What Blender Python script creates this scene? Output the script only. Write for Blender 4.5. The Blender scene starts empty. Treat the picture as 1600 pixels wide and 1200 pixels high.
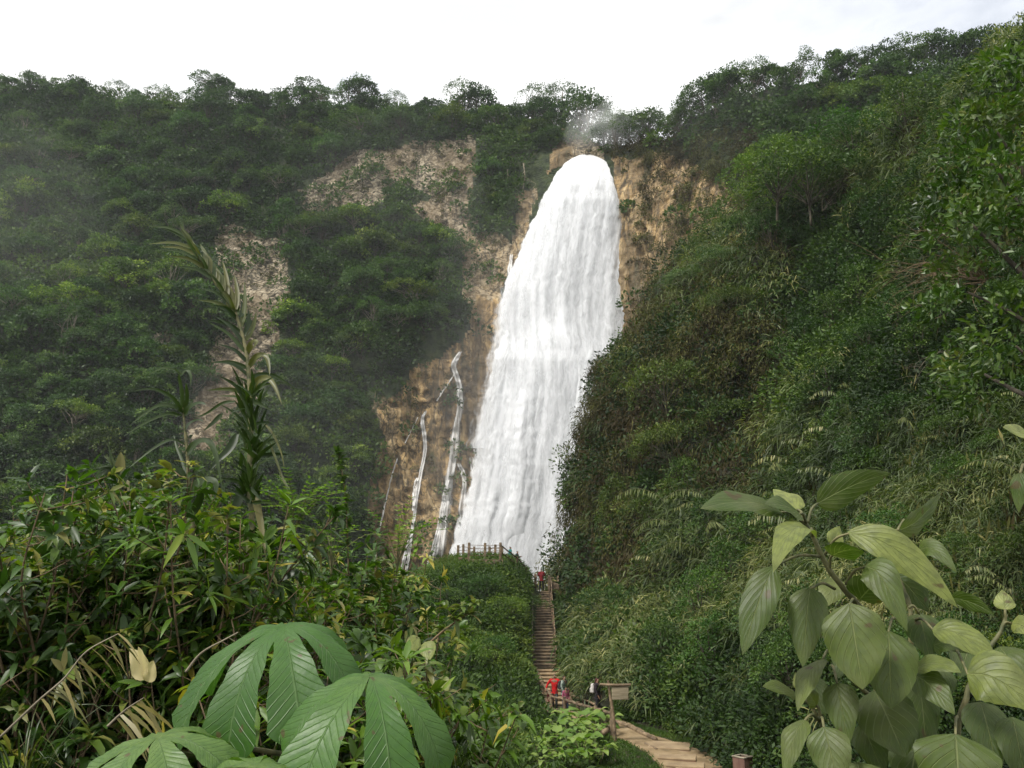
import bpy, math
import numpy as np
R = math.radians
rng = np.random.default_rng(11)
scene = bpy.context.scene
COL = scene.collection

# ------------------------------------------------------------------ camera frame helpers
FPX, PITCH = 1246.0, R(15)
CP, SP = math.cos(PITCH), math.sin(PITCH)
def at(u, v, Y):
    u = np.asarray(u, float); v = np.asarray(v, float); Y = np.asarray(Y, float)
    a = (u-800)/FPX; b = (600-v)/FPX
    k = Y/(CP - b*SP)
    return np.stack(np.broadcast_arrays(a*k, Y, (SP + b*CP)*k), -1)
def proj(P):
    P = np.asarray(P, float)
    zc = P[...,1]*CP + P[...,2]*SP
    yc = -P[...,1]*SP + P[...,2]*CP
    zc = np.where(zc < .05, .05, zc)
    return 800+FPX*P[...,0]/zc, 600-FPX*yc/zc
def nrm(a):
    return a/np.maximum(np.linalg.norm(a, axis=-1, keepdims=True), 1e-9)

# ------------------------------------------------------------------ noise
def _hash(ix, iy, iz, s):
    h = (ix*374761393 + iy*668265263 + iz*2147483647 + s*974634777) & 0xffffffff
    h = ((h ^ (h >> 13))*1274126177) & 0xffffffff
    h = ((h ^ (h >> 16))*2246822519) & 0xffffffff
    return ((h ^ (h >> 15)) & 0xffffff)/float(0xffffff)
def vnoise(P, s=0):
    P = np.asarray(P, float); i = np.floor(P).astype(np.int64); f = P-i; f = f*f*(3-2*f)
    x, y, z = i[...,0], i[...,1], i[...,2]; fx, fy, fz = f[...,0], f[...,1], f[...,2]
    def c(a, b, d): return _hash(x+a, y+b, z+d, s)
    x00 = c(0,0,0)*(1-fx)+c(1,0,0)*fx; x10 = c(0,1,0)*(1-fx)+c(1,1,0)*fx
    x01 = c(0,0,1)*(1-fx)+c(1,0,1)*fx; x11 = c(0,1,1)*(1-fx)+c(1,1,1)*fx
    return (x00*(1-fy)+x10*fy)*(1-fz)+(x01*(1-fy)+x11*fy)*fz
def fbm(P, o=4, s=0):
    P = np.asarray(P, float); t = 0; a = .5; tot = 0
    for k in range(o):
        t = t+a*vnoise(P*(2.03**k)+k*7.3, s+k); tot += a; a *= .5
    return t/tot*2-1
def fb1(x, s=0, o=3):
    x = np.asarray(x, float); return fbm(np.stack([x, x*0+s*3.7, x*0], -1), o, s)
def inpoly(u, v, poly):
    c = np.zeros(np.shape(u), bool); n = len(poly)
    for i in range(n):
        x1, y1 = poly[i]; x2, y2 = poly[(i+1) % n]
        if y1 == y2: continue
        c ^= ((y1 > v) != (y2 > v)) & (u < (x2-x1)*(v-y1)/(y2-y1)+x1)
    return c
def smooth(a, b, x):
    t = np.clip((x-a)/(b-a), 0, 1); return t*t*(3-2*t)
class TPS:
    def __init__(s, pts):
        p = np.array(pts, float); s.c = p[:,:2]/500.; n = len(p)
        A = np.zeros((n+3, n+3)); A[:n,:n] = s.k(s.c, s.c)+np.eye(n)*.01
        A[:n,n] = 1; A[:n,n+1:] = s.c; A[n:,:n] = A[:n,n:].T
        s.w = np.linalg.solve(A, np.r_[np.log(p[:,2]), 0, 0, 0])
    def k(s, a, b):
        d = ((a[:,None]-b[None])**2).sum(-1)
        return d*np.log(d+1e-12)*.5
    def __call__(s, u, v):
        u, v = np.broadcast_arrays(np.asarray(u, float), np.asarray(v, float))
        q = np.stack([u.ravel(), v.ravel()], -1)/500.; n = len(s.c)
        o = np.zeros(len(q))
        for a in range(0, len(q), 40000):
            b = q[a:a+40000]; o[a:a+40000] = s.k(b, s.c)@s.w[:n]+s.w[n]+b@s.w[n+1:]
        return np.exp(o).reshape(u.shape)

# ------------------------------------------------------------------ mesh building
class Acc:
    def __init__(s): s.v=[]; s.f=[]; s.t=[]; s.l=[]; s.n=0; s.m=[]
    def add(s, V, F, tint=.5, luv=None, mat=0):
        V = np.asarray(V, float).reshape(-1,3); n = len(V)
        s.v.append(V); t = np.broadcast_to(np.asarray(tint, float), (n,)); s.t.append(t)
        s.l.append(np.zeros((n,3)) if luv is None else luv)
        for f in (F if isinstance(F, list) else [F]):
            f = np.asarray(f, np.int64)
            if f.size: s.f.append(f+s.n); s.m.append(mat)
        s.n += n
    def mesh(s, name, smooth_=True):
        me = bpy.data.meshes.new(name)
        V = np.concatenate(s.v); me.vertices.add(len(V)); me.vertices.foreach_set('co', V.ravel().astype(np.float32))
        idx = np.concatenate([f.ravel() for f in s.f]); sz = np.concatenate([np.full(len(f), f.shape[1]) for f in s.f])
        mi = np.concatenate([np.full(len(f), m) for f, m in zip(s.f, s.m)])
        me.loops.add(len(idx)); me.loops.foreach_set('vertex_index', idx.astype(np.int32))
        st = np.concatenate([[0], np.cumsum(sz)[:-1]])
        me.polygons.add(len(sz)); me.polygons.foreach_set('loop_start', st.astype(np.int32))
        me.polygons.foreach_set('material_index', mi.astype(np.int32))
        me.polygons.foreach_set('use_smooth', np.full(len(sz), bool(smooth_)))
        a = me.attributes.new('tint', 'FLOAT', 'POINT'); a.data.foreach_set('value', np.concatenate(s.t).astype(np.float32))
        L = np.concatenate(s.l)
        if np.abs(L).max() > 0:
            b = me.attributes.new('luv', 'FLOAT_VECTOR', 'POINT'); b.data.foreach_set('vector', L.ravel().astype(np.float32))
        me.update(calc_edges=True); me.validate()
        return me
    def obj(s, name, mats, parent=None, smooth_=True):
        me = s.mesh(name, smooth_)
        for m in (mats if isinstance(mats, (list, tuple)) else [mats]): me.materials.append(m)
        return link(name, me, parent)
def link(name, data, parent=None):
    o = bpy.data.objects.new(name, data); COL.objects.link(o)
    if parent is not None: o.parent = parent
    return o
def tag(o, label=None, cat=None, group=None, kind=None):
    if label: o['label'] = label
    if cat: o['category'] = cat
    if group: o['group'] = group
    if kind: o['kind'] = kind
    return o
def empty(name, loc, label=None, cat=None, group=None, rz=0):
    o = link(name, None); o.location = tuple(float(c) for c in loc); o.rotation_euler = (0, 0, rz); o.empty_display_size = .2
    return tag(o, label, cat, group)
def copy_tree(o, parent=None):
    c = o.copy(); COL.objects.link(c)
    if parent is not None: c.parent = parent
    for ch in o.children:
        copy_tree(ch, c)
    return c

def grid_faces(nr, nc, closed=False):
    i = np.arange(nr-1)[:,None]*nc; j = np.arange(nc if closed else nc-1)[None]
    j2 = (j+1) % nc
    return np.stack([i+j, i+j2, i+nc+j2, i+nc+j], -1).reshape(-1, 4)
def catmull(P, n):
    P = np.asarray(P, float); m = len(P)
    Q = np.vstack([2*P[0]-P[1], P, 2*P[-1]-P[-2]])
    t = np.linspace(0, m-1-1e-6, n); i = t.astype(int); f = (t-i)[:,None]
    a, b, c, d = Q[i], Q[i+1], Q[i+2], Q[i+3]
    return .5*((2*b)+(-a+c)*f+(2*a-5*b+4*c-d)*f**2+(-a+3*b-3*c+d)*f**3)
def tube(acc, P, r, k=6, tint=.5, mat=0, cap=True):
    P = np.asarray(P, float); n = len(P); r = np.broadcast_to(np.asarray(r, float), (n,))
    T = nrm(np.gradient(P, axis=0)); ref = np.array([0,0,1.]) if abs(T[n//2,2]) < .9 else np.array([1.,0,0])
    A = nrm(np.cross(T, ref)); B = np.cross(T, A)
    th = np.arange(k)/k*2*math.pi
    V = P[:,None]+r[:,None,None]*(A[:,None]*np.cos(th)[None,:,None]+B[:,None]*np.sin(th)[None,:,None])
    F = [grid_faces(n, k, True)]
    V = V.reshape(-1,3)
    if cap:
        F += [np.arange(k)[None,::-1], (np.arange(k)+(n-1)*k)[None]]
    acc.add(V, F, tint, mat=mat)
def box(acc, c, s, ax=None, tint=.5, bev=.0, mat=0):
    """box with centre c, size s; ax = 3x3 rows of axes; edges chamfered by bev"""
    c = np.asarray(c, float); h = np.asarray(s, float)/2; ax = np.eye(3) if ax is None else np.asarray(ax, float)
    bm = _BOXT
    b = min(bev, .45*h.min()*2) if bev else 0
    if not b:
        V = np.array([[x,y,z] for x in (-1,1) for y in (-1,1) for z in (-1,1)], float)*h
        F = np.array([[0,1,3,2],[4,6,7,5],[0,4,5,1],[2,3,7,6],[0,2,6,4],[1,5,7,3]])
        acc.add(c+V@ax, F, tint, mat=mat); return
    V = []; idx = {}
    for sx in (-1,1):
        for sy in (-1,1):
            for sz in (-1,1):
                sg = np.array([sx,sy,sz])
                for a in range(3):
                    q = h-b; q = q.copy(); q[a] = h[a]; idx[(sx,sy,sz,a)] = len(V); V.append(sg*q)
    Q = []; T = []
    for a in range(3):
        o = [x for x in range(3) if x != a]
        for sgn in (-1,1):
            f = []
            for p, q in ((-1,-1),(1,-1),(1,1),(-1,1)):
                s3 = [0,0,0]; s3[a] = sgn; s3[o[0]] = p; s3[o[1]] = q; f.append(idx[(*s3, a)])
            Q.append(f if (sgn > 0) == (a != 1) else f[::-1])
        for p in (-1,1):
            for q in (-1,1):
                s3 = [0,0,0]; s3[o[0]] = p; s3[o[1]] = q
                s3[a] = -1; e = [idx[(*s3, o[0])], idx[(*s3, o[1])]]; s3[a] = 1; e += [idx[(*s3, o[1])], idx[(*s3, o[0])]]
                Q.append(e)
    for sx in (-1,1):
        for sy in (-1,1):
            for sz in (-1,1): T.append([idx[(sx,sy,sz,a)] for a in range(3)])
    acc.add(c+np.array(V)@ax, [np.array(Q), np.array(T)], tint, mat=mat)
_BOXT = None
def beam(acc, p, q, w, h, tint=.5, bev=.01, up=(0,0,1), mat=0):
    p = np.asarray(p, float); q = np.asarray(q, float); d = nrm(q-p)
    s = nrm(np.cross(d, np.asarray(up, float))); 
    if not np.isfinite(s).all() or np.linalg.norm(np.cross(d, up)) < 1e-4: s = np.array([1.,0,0])
    t = np.cross(s, d)
    box(acc, (p+q)/2, (w, np.linalg.norm(q-p), h), np.stack([s, d, t]), tint, bev, mat)

# leaf templates (along, across, fold)
RH = (np.array([0,.42,1,.42]), np.array([0,.5,0,-.5]), np.zeros(4), [np.array([[0,1,2,3]])])
_s = [0,.3,.3,.3,.66,.66,.66,1]; _t = [0,-.5,0,.5,-.4,0,.4,0]; _z = [0,.18,0,.18,.14,0,.14,0]
L8 = (np.array(_s), np.array(_t), np.array(_z), [np.array([[1,4,5,2],[2,5,6,3]]), np.array([[0,1,2],[0,2,3],[4,7,5],[5,7,6]])])
BL = (np.array([0,0,.35,.35,.7,.7,1]), np.array([-.3,.3,-.5,.5,-.35,.35,0]), np.zeros(7), [np.array([[0,1,3,2],[2,3,5,4]]), np.array([[4,5,6]])])
def leaves(acc, base, d, up, L, W, tm=RH, bend=0., tint=.5, mat=0):
    base = np.asarray(base, float); n = len(base)
    if n == 0: return
    d = nrm(np.broadcast_to(d, base.shape)); up = np.broadcast_to(up, base.shape)
    s = np.cross(d, up); bad = np.linalg.norm(s, axis=1) < 1e-3
    s = nrm(np.where(bad[:,None], [1.,0,0], s)); nn = np.cross(s, d)
    S, T, Z, F = tm; m = len(S)
    L = np.broadcast_to(L, (n,)).astype(float); W = np.broadcast_to(W, (n,)).astype(float); bend = np.broadcast_to(bend, (n,)).astype(float)
    V = base[:,None]+d[:,None]*(L[:,None]*(S-.25*np.abs(bend)[:,None]*S**2))[...,None] \
        + s[:,None]*(W[:,None]*T)[...,None]+nn[:,None]*(W[:,None]*Z)[...,None]
    V[...,2] -= bend[:,None]*L[:,None]*S**2
    off = (np.arange(n)*m)[:,None,None]
    Fs = [(off+f[None]).reshape(-1, f.shape[1]) for f in F]
    tt = np.repeat(np.broadcast_to(tint, (n,)), m)
    luv = np.stack([np.tile(S, n), np.tile(T, n), tt*0+.01], -1)
    acc.add(V, Fs, tt, luv, mat)
def rvec(n, r=rng): return nrm(r.normal(size=(n,3)))

# ------------------------------------------------------------------ materials
def newmat(name):
    m = bpy.data.materials.new(name); m.use_nodes = True; nt = m.node_tree; nt.nodes.clear()
    o = nt.nodes.new('ShaderNodeOutputMaterial'); return m, nt, o
def N(nt, typ, **kw):
    n = nt.nodes.new(typ)
    for k, v in kw.items():
        if k.startswith('i_'):
            key = k[2:]; key = int(key) if key.isdigit() else key.replace('_', ' ')
            n.inputs[key].default_value = v
        else: setattr(n, k, v)
    return n
def ramp(nt, fac, stops):
    r = N(nt, 'ShaderNodeValToRGB'); e = r.color_ramp.elements
    while len(e) < len(stops): e.new(.5)
    for x, (p, c) in zip(e, stops): x.position = p; x.color = (*c, 1) if len(c) == 3 else c
    if fac is not None: nt.links.new(fac, r.inputs[0])
    return r
def mixc(nt, fac, a, b, mode='MIX'):
    m = N(nt, 'ShaderNodeMix', data_type='RGBA', blend_type=mode)
    for s, x in ((m.inputs[0], fac), (m.inputs[6], a), (m.inputs[7], b)):
        if isinstance(x, (int, float)): s.default_value = x
        elif isinstance(x, tuple): s.default_value = (*x, 1)
        else: nt.links.new(x, s)
    return m.outputs[2]
def mth(nt, op, a, b=None, c=None):
    m = N(nt, 'ShaderNodeMath', operation=op)
    for i, x in enumerate((a, b, c)):
        if x is None: continue
        if isinstance(x, (int, float)): m.inputs[i].default_value = x
        else: nt.links.new(x, m.inputs[i])
    return m.outputs[0]
def leaf_mat(name, stops, trans=.3, rough=.5, spec=.35, objcol=False, veins=False, nscale=None, ncol=None, warmth=(1.12,1.0,.74)):
    m, nt, out = newmat(name); lk = nt.links.new
    a = N(nt, 'ShaderNodeAttribute', attribute_name='tint')
    col = ramp(nt, a.outputs['Fac'], stops).outputs[0]
    if nscale:
        g = N(nt, 'ShaderNodeNewGeometry'); no = N(nt, 'ShaderNodeTexNoise'); no.inputs['Scale'].default_value = nscale; no.inputs['Detail'].default_value = 2
        lk(g.outputs['Position'], no.inputs['Vector'])
        col = mixc(nt, ramp(nt, no.outputs[0], [(.4, (0,0,0)), (.62, (1,1,1))]).outputs[0], col, ncol if ncol else (.05,.05,.02))
    col = mixc(nt, 1., col, warmth, 'MULTIPLY')
    if objcol:
        oi = N(nt, 'ShaderNodeObjectInfo'); col = mixc(nt, 1., col, oi.outputs['Color'], 'MULTIPLY')
    bs = N(nt, 'ShaderNodeBsdfPrincipled'); bs.inputs['Roughness'].default_value = rough
    bs.inputs['Specular IOR Level'].default_value = spec
    if veins:
        l = N(nt, 'ShaderNodeAttribute', attribute_name='luv'); sp = N(nt, 'ShaderNodeSeparateXYZ'); lk(l.outputs['Vector'], sp.inputs[0])
        s, t = sp.outputs[0], mth(nt, 'ABSOLUTE', sp.outputs[1])
        q = mth(nt, 'MULTIPLY', mth(nt, 'SUBTRACT', s, mth(nt, 'MULTIPLY', t, veins[1])), veins[0])
        fr = mth(nt, 'ABSOLUTE', mth(nt, 'SUBTRACT', mth(nt, 'FRACT', mth(nt, 'ADD', q, 10.)), .5))
        side = mth(nt, 'SUBTRACT', 1., mth(nt, 'MULTIPLY', fr, 2.)); 
        vl = mth(nt, 'SMOOTH_MIN', 1., mth(nt, 'MAXIMUM', 0., mth(nt, 'SUBTRACT', 1., mth(nt, 'MULTIPLY', fr, veins[2]))), .05)
        mr = mth(nt, 'MAXIMUM', 0., mth(nt, 'SUBTRACT', 1., mth(nt, 'MULTIPLY', t, veins[3])))
        vv = mth(nt, 'MINIMUM', 1., mth(nt, 'MAXIMUM', mr, mth(nt, 'MULTIPLY', vl, .6)))
        tc = N(nt, 'ShaderNodeNewGeometry'); n2 = N(nt, 'ShaderNodeTexNoise'); n2.inputs['Scale'].default_value = 45; n2.inputs['Detail'].default_value = 4
        lk(tc.outputs['Position'], n2.inputs['Vector'])
        n3 = N(nt, 'ShaderNodeTexNoise'); n3.inputs['Scale'].default_value = 9; n3.inputs['Detail'].default_value = 3
        lk(tc.outputs['Position'], n3.inputs['Vector'])
        col = mixc(nt, ramp(nt, n2.outputs[0], [(.42, (0,0,0)), (.7, (.55,.55,.55))]).outputs[0], col, veins[4])
        col = mixc(nt, ramp(nt, n3.outputs[0], [(.45, (0,0,0)), (.75, (.5,.5,.5))]).outputs[0], col, veins[5])
        n4 = N(nt, 'ShaderNodeTexNoise'); n4.inputs['Scale'].default_value = 22; n4.inputs['Detail'].default_value = 1
        lk(tc.outputs['Position'], n4.inputs['Vector'])
        col = mixc(nt, ramp(nt, n4.outputs[0], [(.70, (0,0,0)), (.73, (.8,.8,.8))]).outputs[0], col, (.07,.045,.015))
        col = mixc(nt, mth(nt, 'MULTIPLY', vv, .75), col, veins[6])
        hgt = mth(nt, 'ADD', mth(nt, 'MULTIPLY', side, .12), mth(nt, 'ADD', mth(nt, 'MULTIPLY', vv, -1.), mth(nt, 'MULTIPLY', n2.outputs[0], .35)))
        bp = N(nt, 'ShaderNodeBump'); bp.inputs['Strength'].default_value = .6; bp.inputs['Distance'].default_value = .006
        lk(hgt, bp.inputs['Height']); lk(bp.outputs[0], bs.inputs['Normal'])
    lk(col, bs.inputs['Base Color'])
    tr = N(nt, 'ShaderNodeBsdfTranslucent'); lk(mixc(nt, 1., col, (1.25,1.5,.55), 'MULTIPLY'), tr.inputs[0])
    mx = N(nt, 'ShaderNodeMixShader'); mx.inputs[0].default_value = trans
    lk(bs.outputs[0], mx.inputs[1]); lk(tr.outputs[0], mx.inputs[2]); lk(mx.outputs[0], out.inputs[0])
    return m
def plain_mat(name, c1, c2, scale=6, rough=.8, stretch=(1,1,1), bump=.3, dist=.02, spec=.3, c3=None, coord='Object'):
    m, nt, out = newmat(name); lk = nt.links.new
    tc = N(nt, 'ShaderNodeTexCoord'); mp = N(nt, 'ShaderNodeMapping'); mp.inputs['Scale'].default_value = stretch
    lk(tc.outputs[coord], mp.inputs[0])
    no = N(nt, 'ShaderNodeTexNoise'); no.inputs['Scale'].default_value = scale; no.inputs['Detail'].default_value = 6
    lk(mp.outputs[0], no.inputs['Vector'])
    st = [(.35, c1), (.65, c2)] if c3 is None else [(.3, c1), (.5, c2), (.68, c3)]
    col = ramp(nt, no.outputs[0], st).outputs[0]
    a = N(nt, 'ShaderNodeAttribute', attribute_name='tint')
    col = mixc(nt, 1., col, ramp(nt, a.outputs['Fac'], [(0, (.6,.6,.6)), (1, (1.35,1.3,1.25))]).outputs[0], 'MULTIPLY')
    bs = N(nt, 'ShaderNodeBsdfPrincipled'); bs.inputs['Roughness'].default_value = rough; bs.inputs['Specular IOR Level'].default_value = spec
    lk(col, bs.inputs['Base Color'])
    bp = N(nt, 'ShaderNodeBump'); bp.inputs['Strength'].default_value = bump; bp.inputs['Distance'].default_value = dist
    lk(no.outputs[0], bp.inputs['Height']); lk(bp.outputs[0], bs.inputs['Normal']); lk(bs.outputs[0], out.inputs[0])
    return m
def rock_mat():
    m, nt, out = newmat('mountain_rock'); lk = nt.links.new
    g = N(nt, 'ShaderNodeNewGeometry')
    def noise(sc, st, det=8, dis=0.):
        mp = N(nt, 'ShaderNodeMapping'); mp.inputs['Scale'].default_value = st; lk(g.outputs['Position'], mp.inputs[0])
        n = N(nt, 'ShaderNodeTexNoise'); n.inputs['Scale'].default_value = sc; n.inputs['Detail'].default_value = det; n.inputs['Distortion'].default_value = dis
        lk(mp.outputs[0], n.inputs['Vector']); return n.outputs[0]
    streak = noise(.32, (1,1,.13), 9, .9); big = noise(.09, (1,1,1), 5); fine = noise(.55, (1,1,1.5), 10, 1.6)
    cool = ramp(nt, fine, [(.36, (.035,.032,.02)), (.45, (.13,.11,.075)), (.52, (.27,.22,.145)), (.60, (.38,.33,.24)), (.72, (.22,.15,.08))]).outputs[0]
    warm = ramp(nt, streak, [(.34, (.06,.045,.018)), (.43, (.18,.115,.045)), (.52, (.40,.26,.105)), (.6, (.50,.37,.19)), (.7, (.30,.205,.10))]).outputs[0]
    warm = mixc(nt, ramp(nt, noise(1.1, (1,1,.22), 8, .5), [(.4, (.7,.7,.7)), (.58, (0,0,0))]).outputs[0], warm, (.16,.12,.07), 'MULTIPLY')
    wa = N(nt, 'ShaderNodeAttribute', attribute_name='tint')
    sep = N(nt, 'ShaderNodeAttribute', attribute_name='luv'); sx = N(nt, 'ShaderNodeSeparateXYZ'); lk(sep.outputs['Vector'], sx.inputs[0])
    rock = mixc(nt, sx.outputs[0], cool, warm)
    crk = mth(nt, 'ABSOLUTE', mth(nt, 'SUBTRACT', noise(.42, (1,1,.55), 5, 1.0), .5)); crk2 = mth(nt, 'ABSOLUTE', mth(nt, 'SUBTRACT', noise(.22, (1,1,.14), 4, .6), .5))
    ck = ramp(nt, mth(nt, 'MINIMUM', crk, crk2), [(.004, (.85,.85,.85)), (.022, (0,0,0))]).outputs[0]
    rock = mixc(nt, ck, rock, (.035,.028,.016))
    rock = mixc(nt, ramp(nt, noise(.16, (1,1,.10), 6, .3), [(.47, (0,0,0)), (.62, (.6,.6,.6))]).outputs[0], rock, (.12,.085,.045))
    moss = ramp(nt, noise(.7, (1,1,1), 6), [(.35, (.012,.018,.007)), (.6, (.035,.05,.016)), (.75, (.06,.06,.025))]).outputs[0]
    e = mth(nt, 'ADD', wa.outputs['Fac'], mth(nt, 'MULTIPLY', mth(nt, 'SUBTRACT', streak, .5), .9))
    e = mth(nt, 'ADD', e, mth(nt, 'MULTIPLY', mth(nt, 'SUBTRACT', big, .5), .8))
    mask = ramp(nt, e, [(.42, (0,0,0)), (.56, (1,1,1))]).outputs[0]
    col = mixc(nt, mask, moss, rock)
    bs = N(nt, 'ShaderNodeBsdfPrincipled'); bs.inputs['Roughness'].default_value = .8; bs.inputs['Specular IOR Level'].default_value = .25
    lk(col, bs.inputs['Base Color'])
    bp = N(nt, 'ShaderNodeBump'); bp.inputs['Strength'].default_value = .9; bp.inputs['Distance'].default_value = .9
    lk(mth(nt, 'ADD', mth(nt, 'MULTIPLY', fine, mth(nt, 'SUBTRACT', 1.1, sx.outputs[0])), mth(nt, 'MULTIPLY', streak, 1.5)), bp.inputs['Height']); lk(bp.outputs[0], bs.inputs['Normal']); lk(bs.outputs[0], out.inputs[0])
    return m

# ------------------------------------------------------------------ leaf / surface palette
M = {}
M['tree'] = leaf_mat('tree_foliage', [(0, (.012,.030,.009)), (.5, (.033,.078,.016)), (1, (.10,.17,.034))], .25, .55, .3, objcol=True)
M['under'] = leaf_mat('undergrowth_foliage', [(0, (.009,.024,.007)), (.5, (.032,.072,.016)), (1, (.095,.155,.034))], .25, .6, .25)
M['hang'] = leaf_mat('hanging_foliage', [(0, (.030,.022,.008)), (.35, (.040,.042,.014)), (.7, (.075,.092,.030)), (1, (.16,.16,.07))], .22, .7, .2)
M['reed'] = leaf_mat('reed_foliage', [(0, (.018,.036,.012)), (.5, (.052,.085,.030)), (.8, (.12,.155,.065)), (1, (.27,.28,.15))], .3, .5, .3)
M['moss'] = leaf_mat('moss_foliage', [(0, (.014,.034,.008)), (.5, (.045,.092,.018)), (1, (.12,.17,.035))], .3, .6, .25)
M['grass'] = leaf_mat('grass_blades', [(0, (.018,.045,.010)), (.6, (.045,.10,.018)), (1, (.10,.15,.035))], .3, .6, .25)
M['shrub'] = leaf_mat('shrub_foliage', [(0, (.014,.032,.008)), (.5, (.045,.098,.018)), (.85, (.10,.145,.035)), (1, (.19,.175,.085))], .3, .42, .45, objcol=True)
M['bright'] = leaf_mat('bright_foliage', [(0, (.05,.13,.012)), (.5, (.09,.20,.02)), (1, (.17,.28,.04))], .35, .45, .4)
M['herb'] = leaf_mat('herb_foliage', [(0, (.045,.11,.018)), (.5, (.09,.18,.035)), (1, (.19,.28,.08))], .3, .45, .4)
M['cane'] = leaf_mat('reed_leaves', [(0, (.012,.030,.008)), (.5, (.035,.065,.018)), (.8, (.10,.11,.04)), (1, (.24,.22,.11))], .3, .42, .45)
M['bark'] = plain_mat('bark', (.025,.022,.014), (.09,.078,.055), 5, .9, (1,1,.3), .8, .05)
M['palebark'] = plain_mat('pale_bark', (.08,.07,.05), (.22,.20,.15), 5, .85, (1,1,.3), .5, .03)
M['twig'] = plain_mat('twig', (.075,.055,.03), (.17,.125,.075), 8, .85, (1,1,1), .3, .01)
M['wood'] = plain_mat('weathered_wood', (.05,.036,.022), (.125,.092,.056), 4, .75, (1,1,1), .5, .02, c3=(.22,.165,.105))
M['darkwood'] = plain_mat('dark_wood', (.05,.035,.02), (.15,.10,.06), 4, .8, (1,1,1), .5, .02)
M['step'] = plain_mat('stair_plank', (.035,.028,.018), (.13,.10,.065), 3, .75, (1,1,1), .5, .02, c3=(.2,.15,.09))
M['tread'] = plain_mat('stair_tread_wood', (.14,.105,.06), (.30,.22,.13), 3, .7, (1,1,1), .4, .02)
M['rock'] = rock_mat()

# ------------------------------------------------------------------ camera
cam = bpy.data.cameras.new('camera'); cam.sensor_fit = 'HORIZONTAL'; cam.sensor_width = 36; cam.lens = 36*FPX/1600
cam.clip_start = .05; cam.clip_end = 4000
co = link('camera', cam); co.rotation_euler = (R(90)+PITCH, 0, 0); scene.camera = co

# ------------------------------------------------------------------ relief surfaces
class Relief:
    def __init__(s, P, U, V):
        s.P = P; s.U = U; s.V = V
        du = np.gradient(P, axis=1); dv = np.gradient(P, axis=0)
        n = nrm(np.cross(dv, du)); sg = np.sign((n*-P).sum(-1, keepdims=True)); sg[sg == 0] = 1
        s.N = n*sg
        a = P[1:,1:]-P[:-1,:-1]; b = P[1:,:-1]-P[:-1,1:]
        s.A = np.linalg.norm(np.cross(a, b), axis=-1)/2
    def sample(s, n, dens=None, win=(-200,-150,1800,1260), px=False):
        r, c = s.A.shape
        U0, V0 = s.U[:-1,:-1], s.V[:-1,:-1]
        w = s.A*((U0 > win[0])&(U0 < win[2])&(V0 > win[1])&(V0 < win[3]))
        if px: w = w/s.P[:-1,:-1,1]**2
        k = rng.choice(r*c, n, p=(w/w.sum()).ravel()); i, j = k//c, k % c
        a = rng.random(n)[:,None]; b = rng.random(n)[:,None]
        def bl(X):
            X = X if X.ndim == 3 else X[...,None]
            return (X[i,j]*(1-a)+X[i+1,j]*a)*(1-b)+(X[i,j+1]*(1-a)+X[i+1,j+1]*a)*b
        P, Nn, u, v = bl(s.P), nrm(bl(s.N)), bl(s.U)[:,0], bl(s.V)[:,0]
        if dens is not None:
            m = rng.random(n) < dens(u, v, P); P, Nn, u, v = P[m], Nn[m], u[m], v[m]
        return P, Nn, u, v
def relief_obj(name, P, mat, tint=None, warm=None, kind='structure'):
    nr, nc = P.shape[:2]; a = Acc()
    luv = None
    if warm is not None:
        luv = np.zeros((nr*nc, 3)); luv[:,0] = warm.ravel(); luv[:,1] = .001
    a.add(P.reshape(-1,3), grid_faces(nr, nc), .5 if tint is None else tint.ravel(), luv)
    return tag(a.obj(name, mat), kind=kind)

# ---- mountain (everything beyond the mound and the near hill)
mt = TPS([(-700,60,230),(-700,600,150),(-700,1150,112),(0,110,205),(0,400,160),(0,800,122),(0,1150,104),
 (400,140,195),(400,400,165),(400,800,132),(400,1150,122),(700,180,180),(700,300,168),(700,550,153),(700,900,142),(700,1150,139),
 (860,190,176),(860,300,160),(900,250,161),(900,300,157),(900,600,150.5),(900,900,145),(1000,220,154),(1000,450,143),(1000,900,136),
 (1045,205,150),(1120,160,138),(1150,400,122),(1200,130,132),(1400,100,122),(1600,90,110),(1600,400,92),(1400,500,98),(1600,1150,88),(1200,1150,105),(2100,60,100),(2100,1150,80)])
SKX = [-700,0,200,400,600,700,800,860,890,925,960,1010,1040,1052,1075,1120,1200,1300,1400,1500,1600,2100]
SKY_ = [90,135,155,165,170,188,192,205,195,222,232,215,222,212,190,165,138,125,118,100,92,60]
BARE = [ # cool grey-tan patches, then warm brown ones
 ([(465,300),(520,270),(560,240),(640,225),(735,215),(740,320),(690,330),(640,290),(590,330),(520,330),(470,335)], 0),
 ([(350,335),(395,370),(440,380),(445,450),(430,560),(400,640),(330,720),(270,725),(265,690),(320,600),(330,520),(345,440),(340,390)], 0),
 ([(225,525),(265,520),(270,560),(235,560)], 0),
 ([(730,370),(790,360),(795,400),(770,480),(725,475)], .35),
 ([(640,320),(700,300),(740,330),(735,400),(690,370)], .2),
 ([(875,180),(935,178),(940,260),(880,262),(865,215)], .15),
 ([(740,470),(800,470),(860,500),(900,950),(900,1160),(560,1160),(575,820),(600,640),(640,590),(700,540),(735,520)], .85),
 ([(950,240),(1010,240),(1080,256),(1135,285),(1165,350),(1130,430),(1040,520),(960,560),(960,400)], .75),
 ([(800,300),(840,300),(830,360),(790,420)], .5),
 ([(860,225),(895,230),(890,255),(850,275)], .8)]
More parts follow.
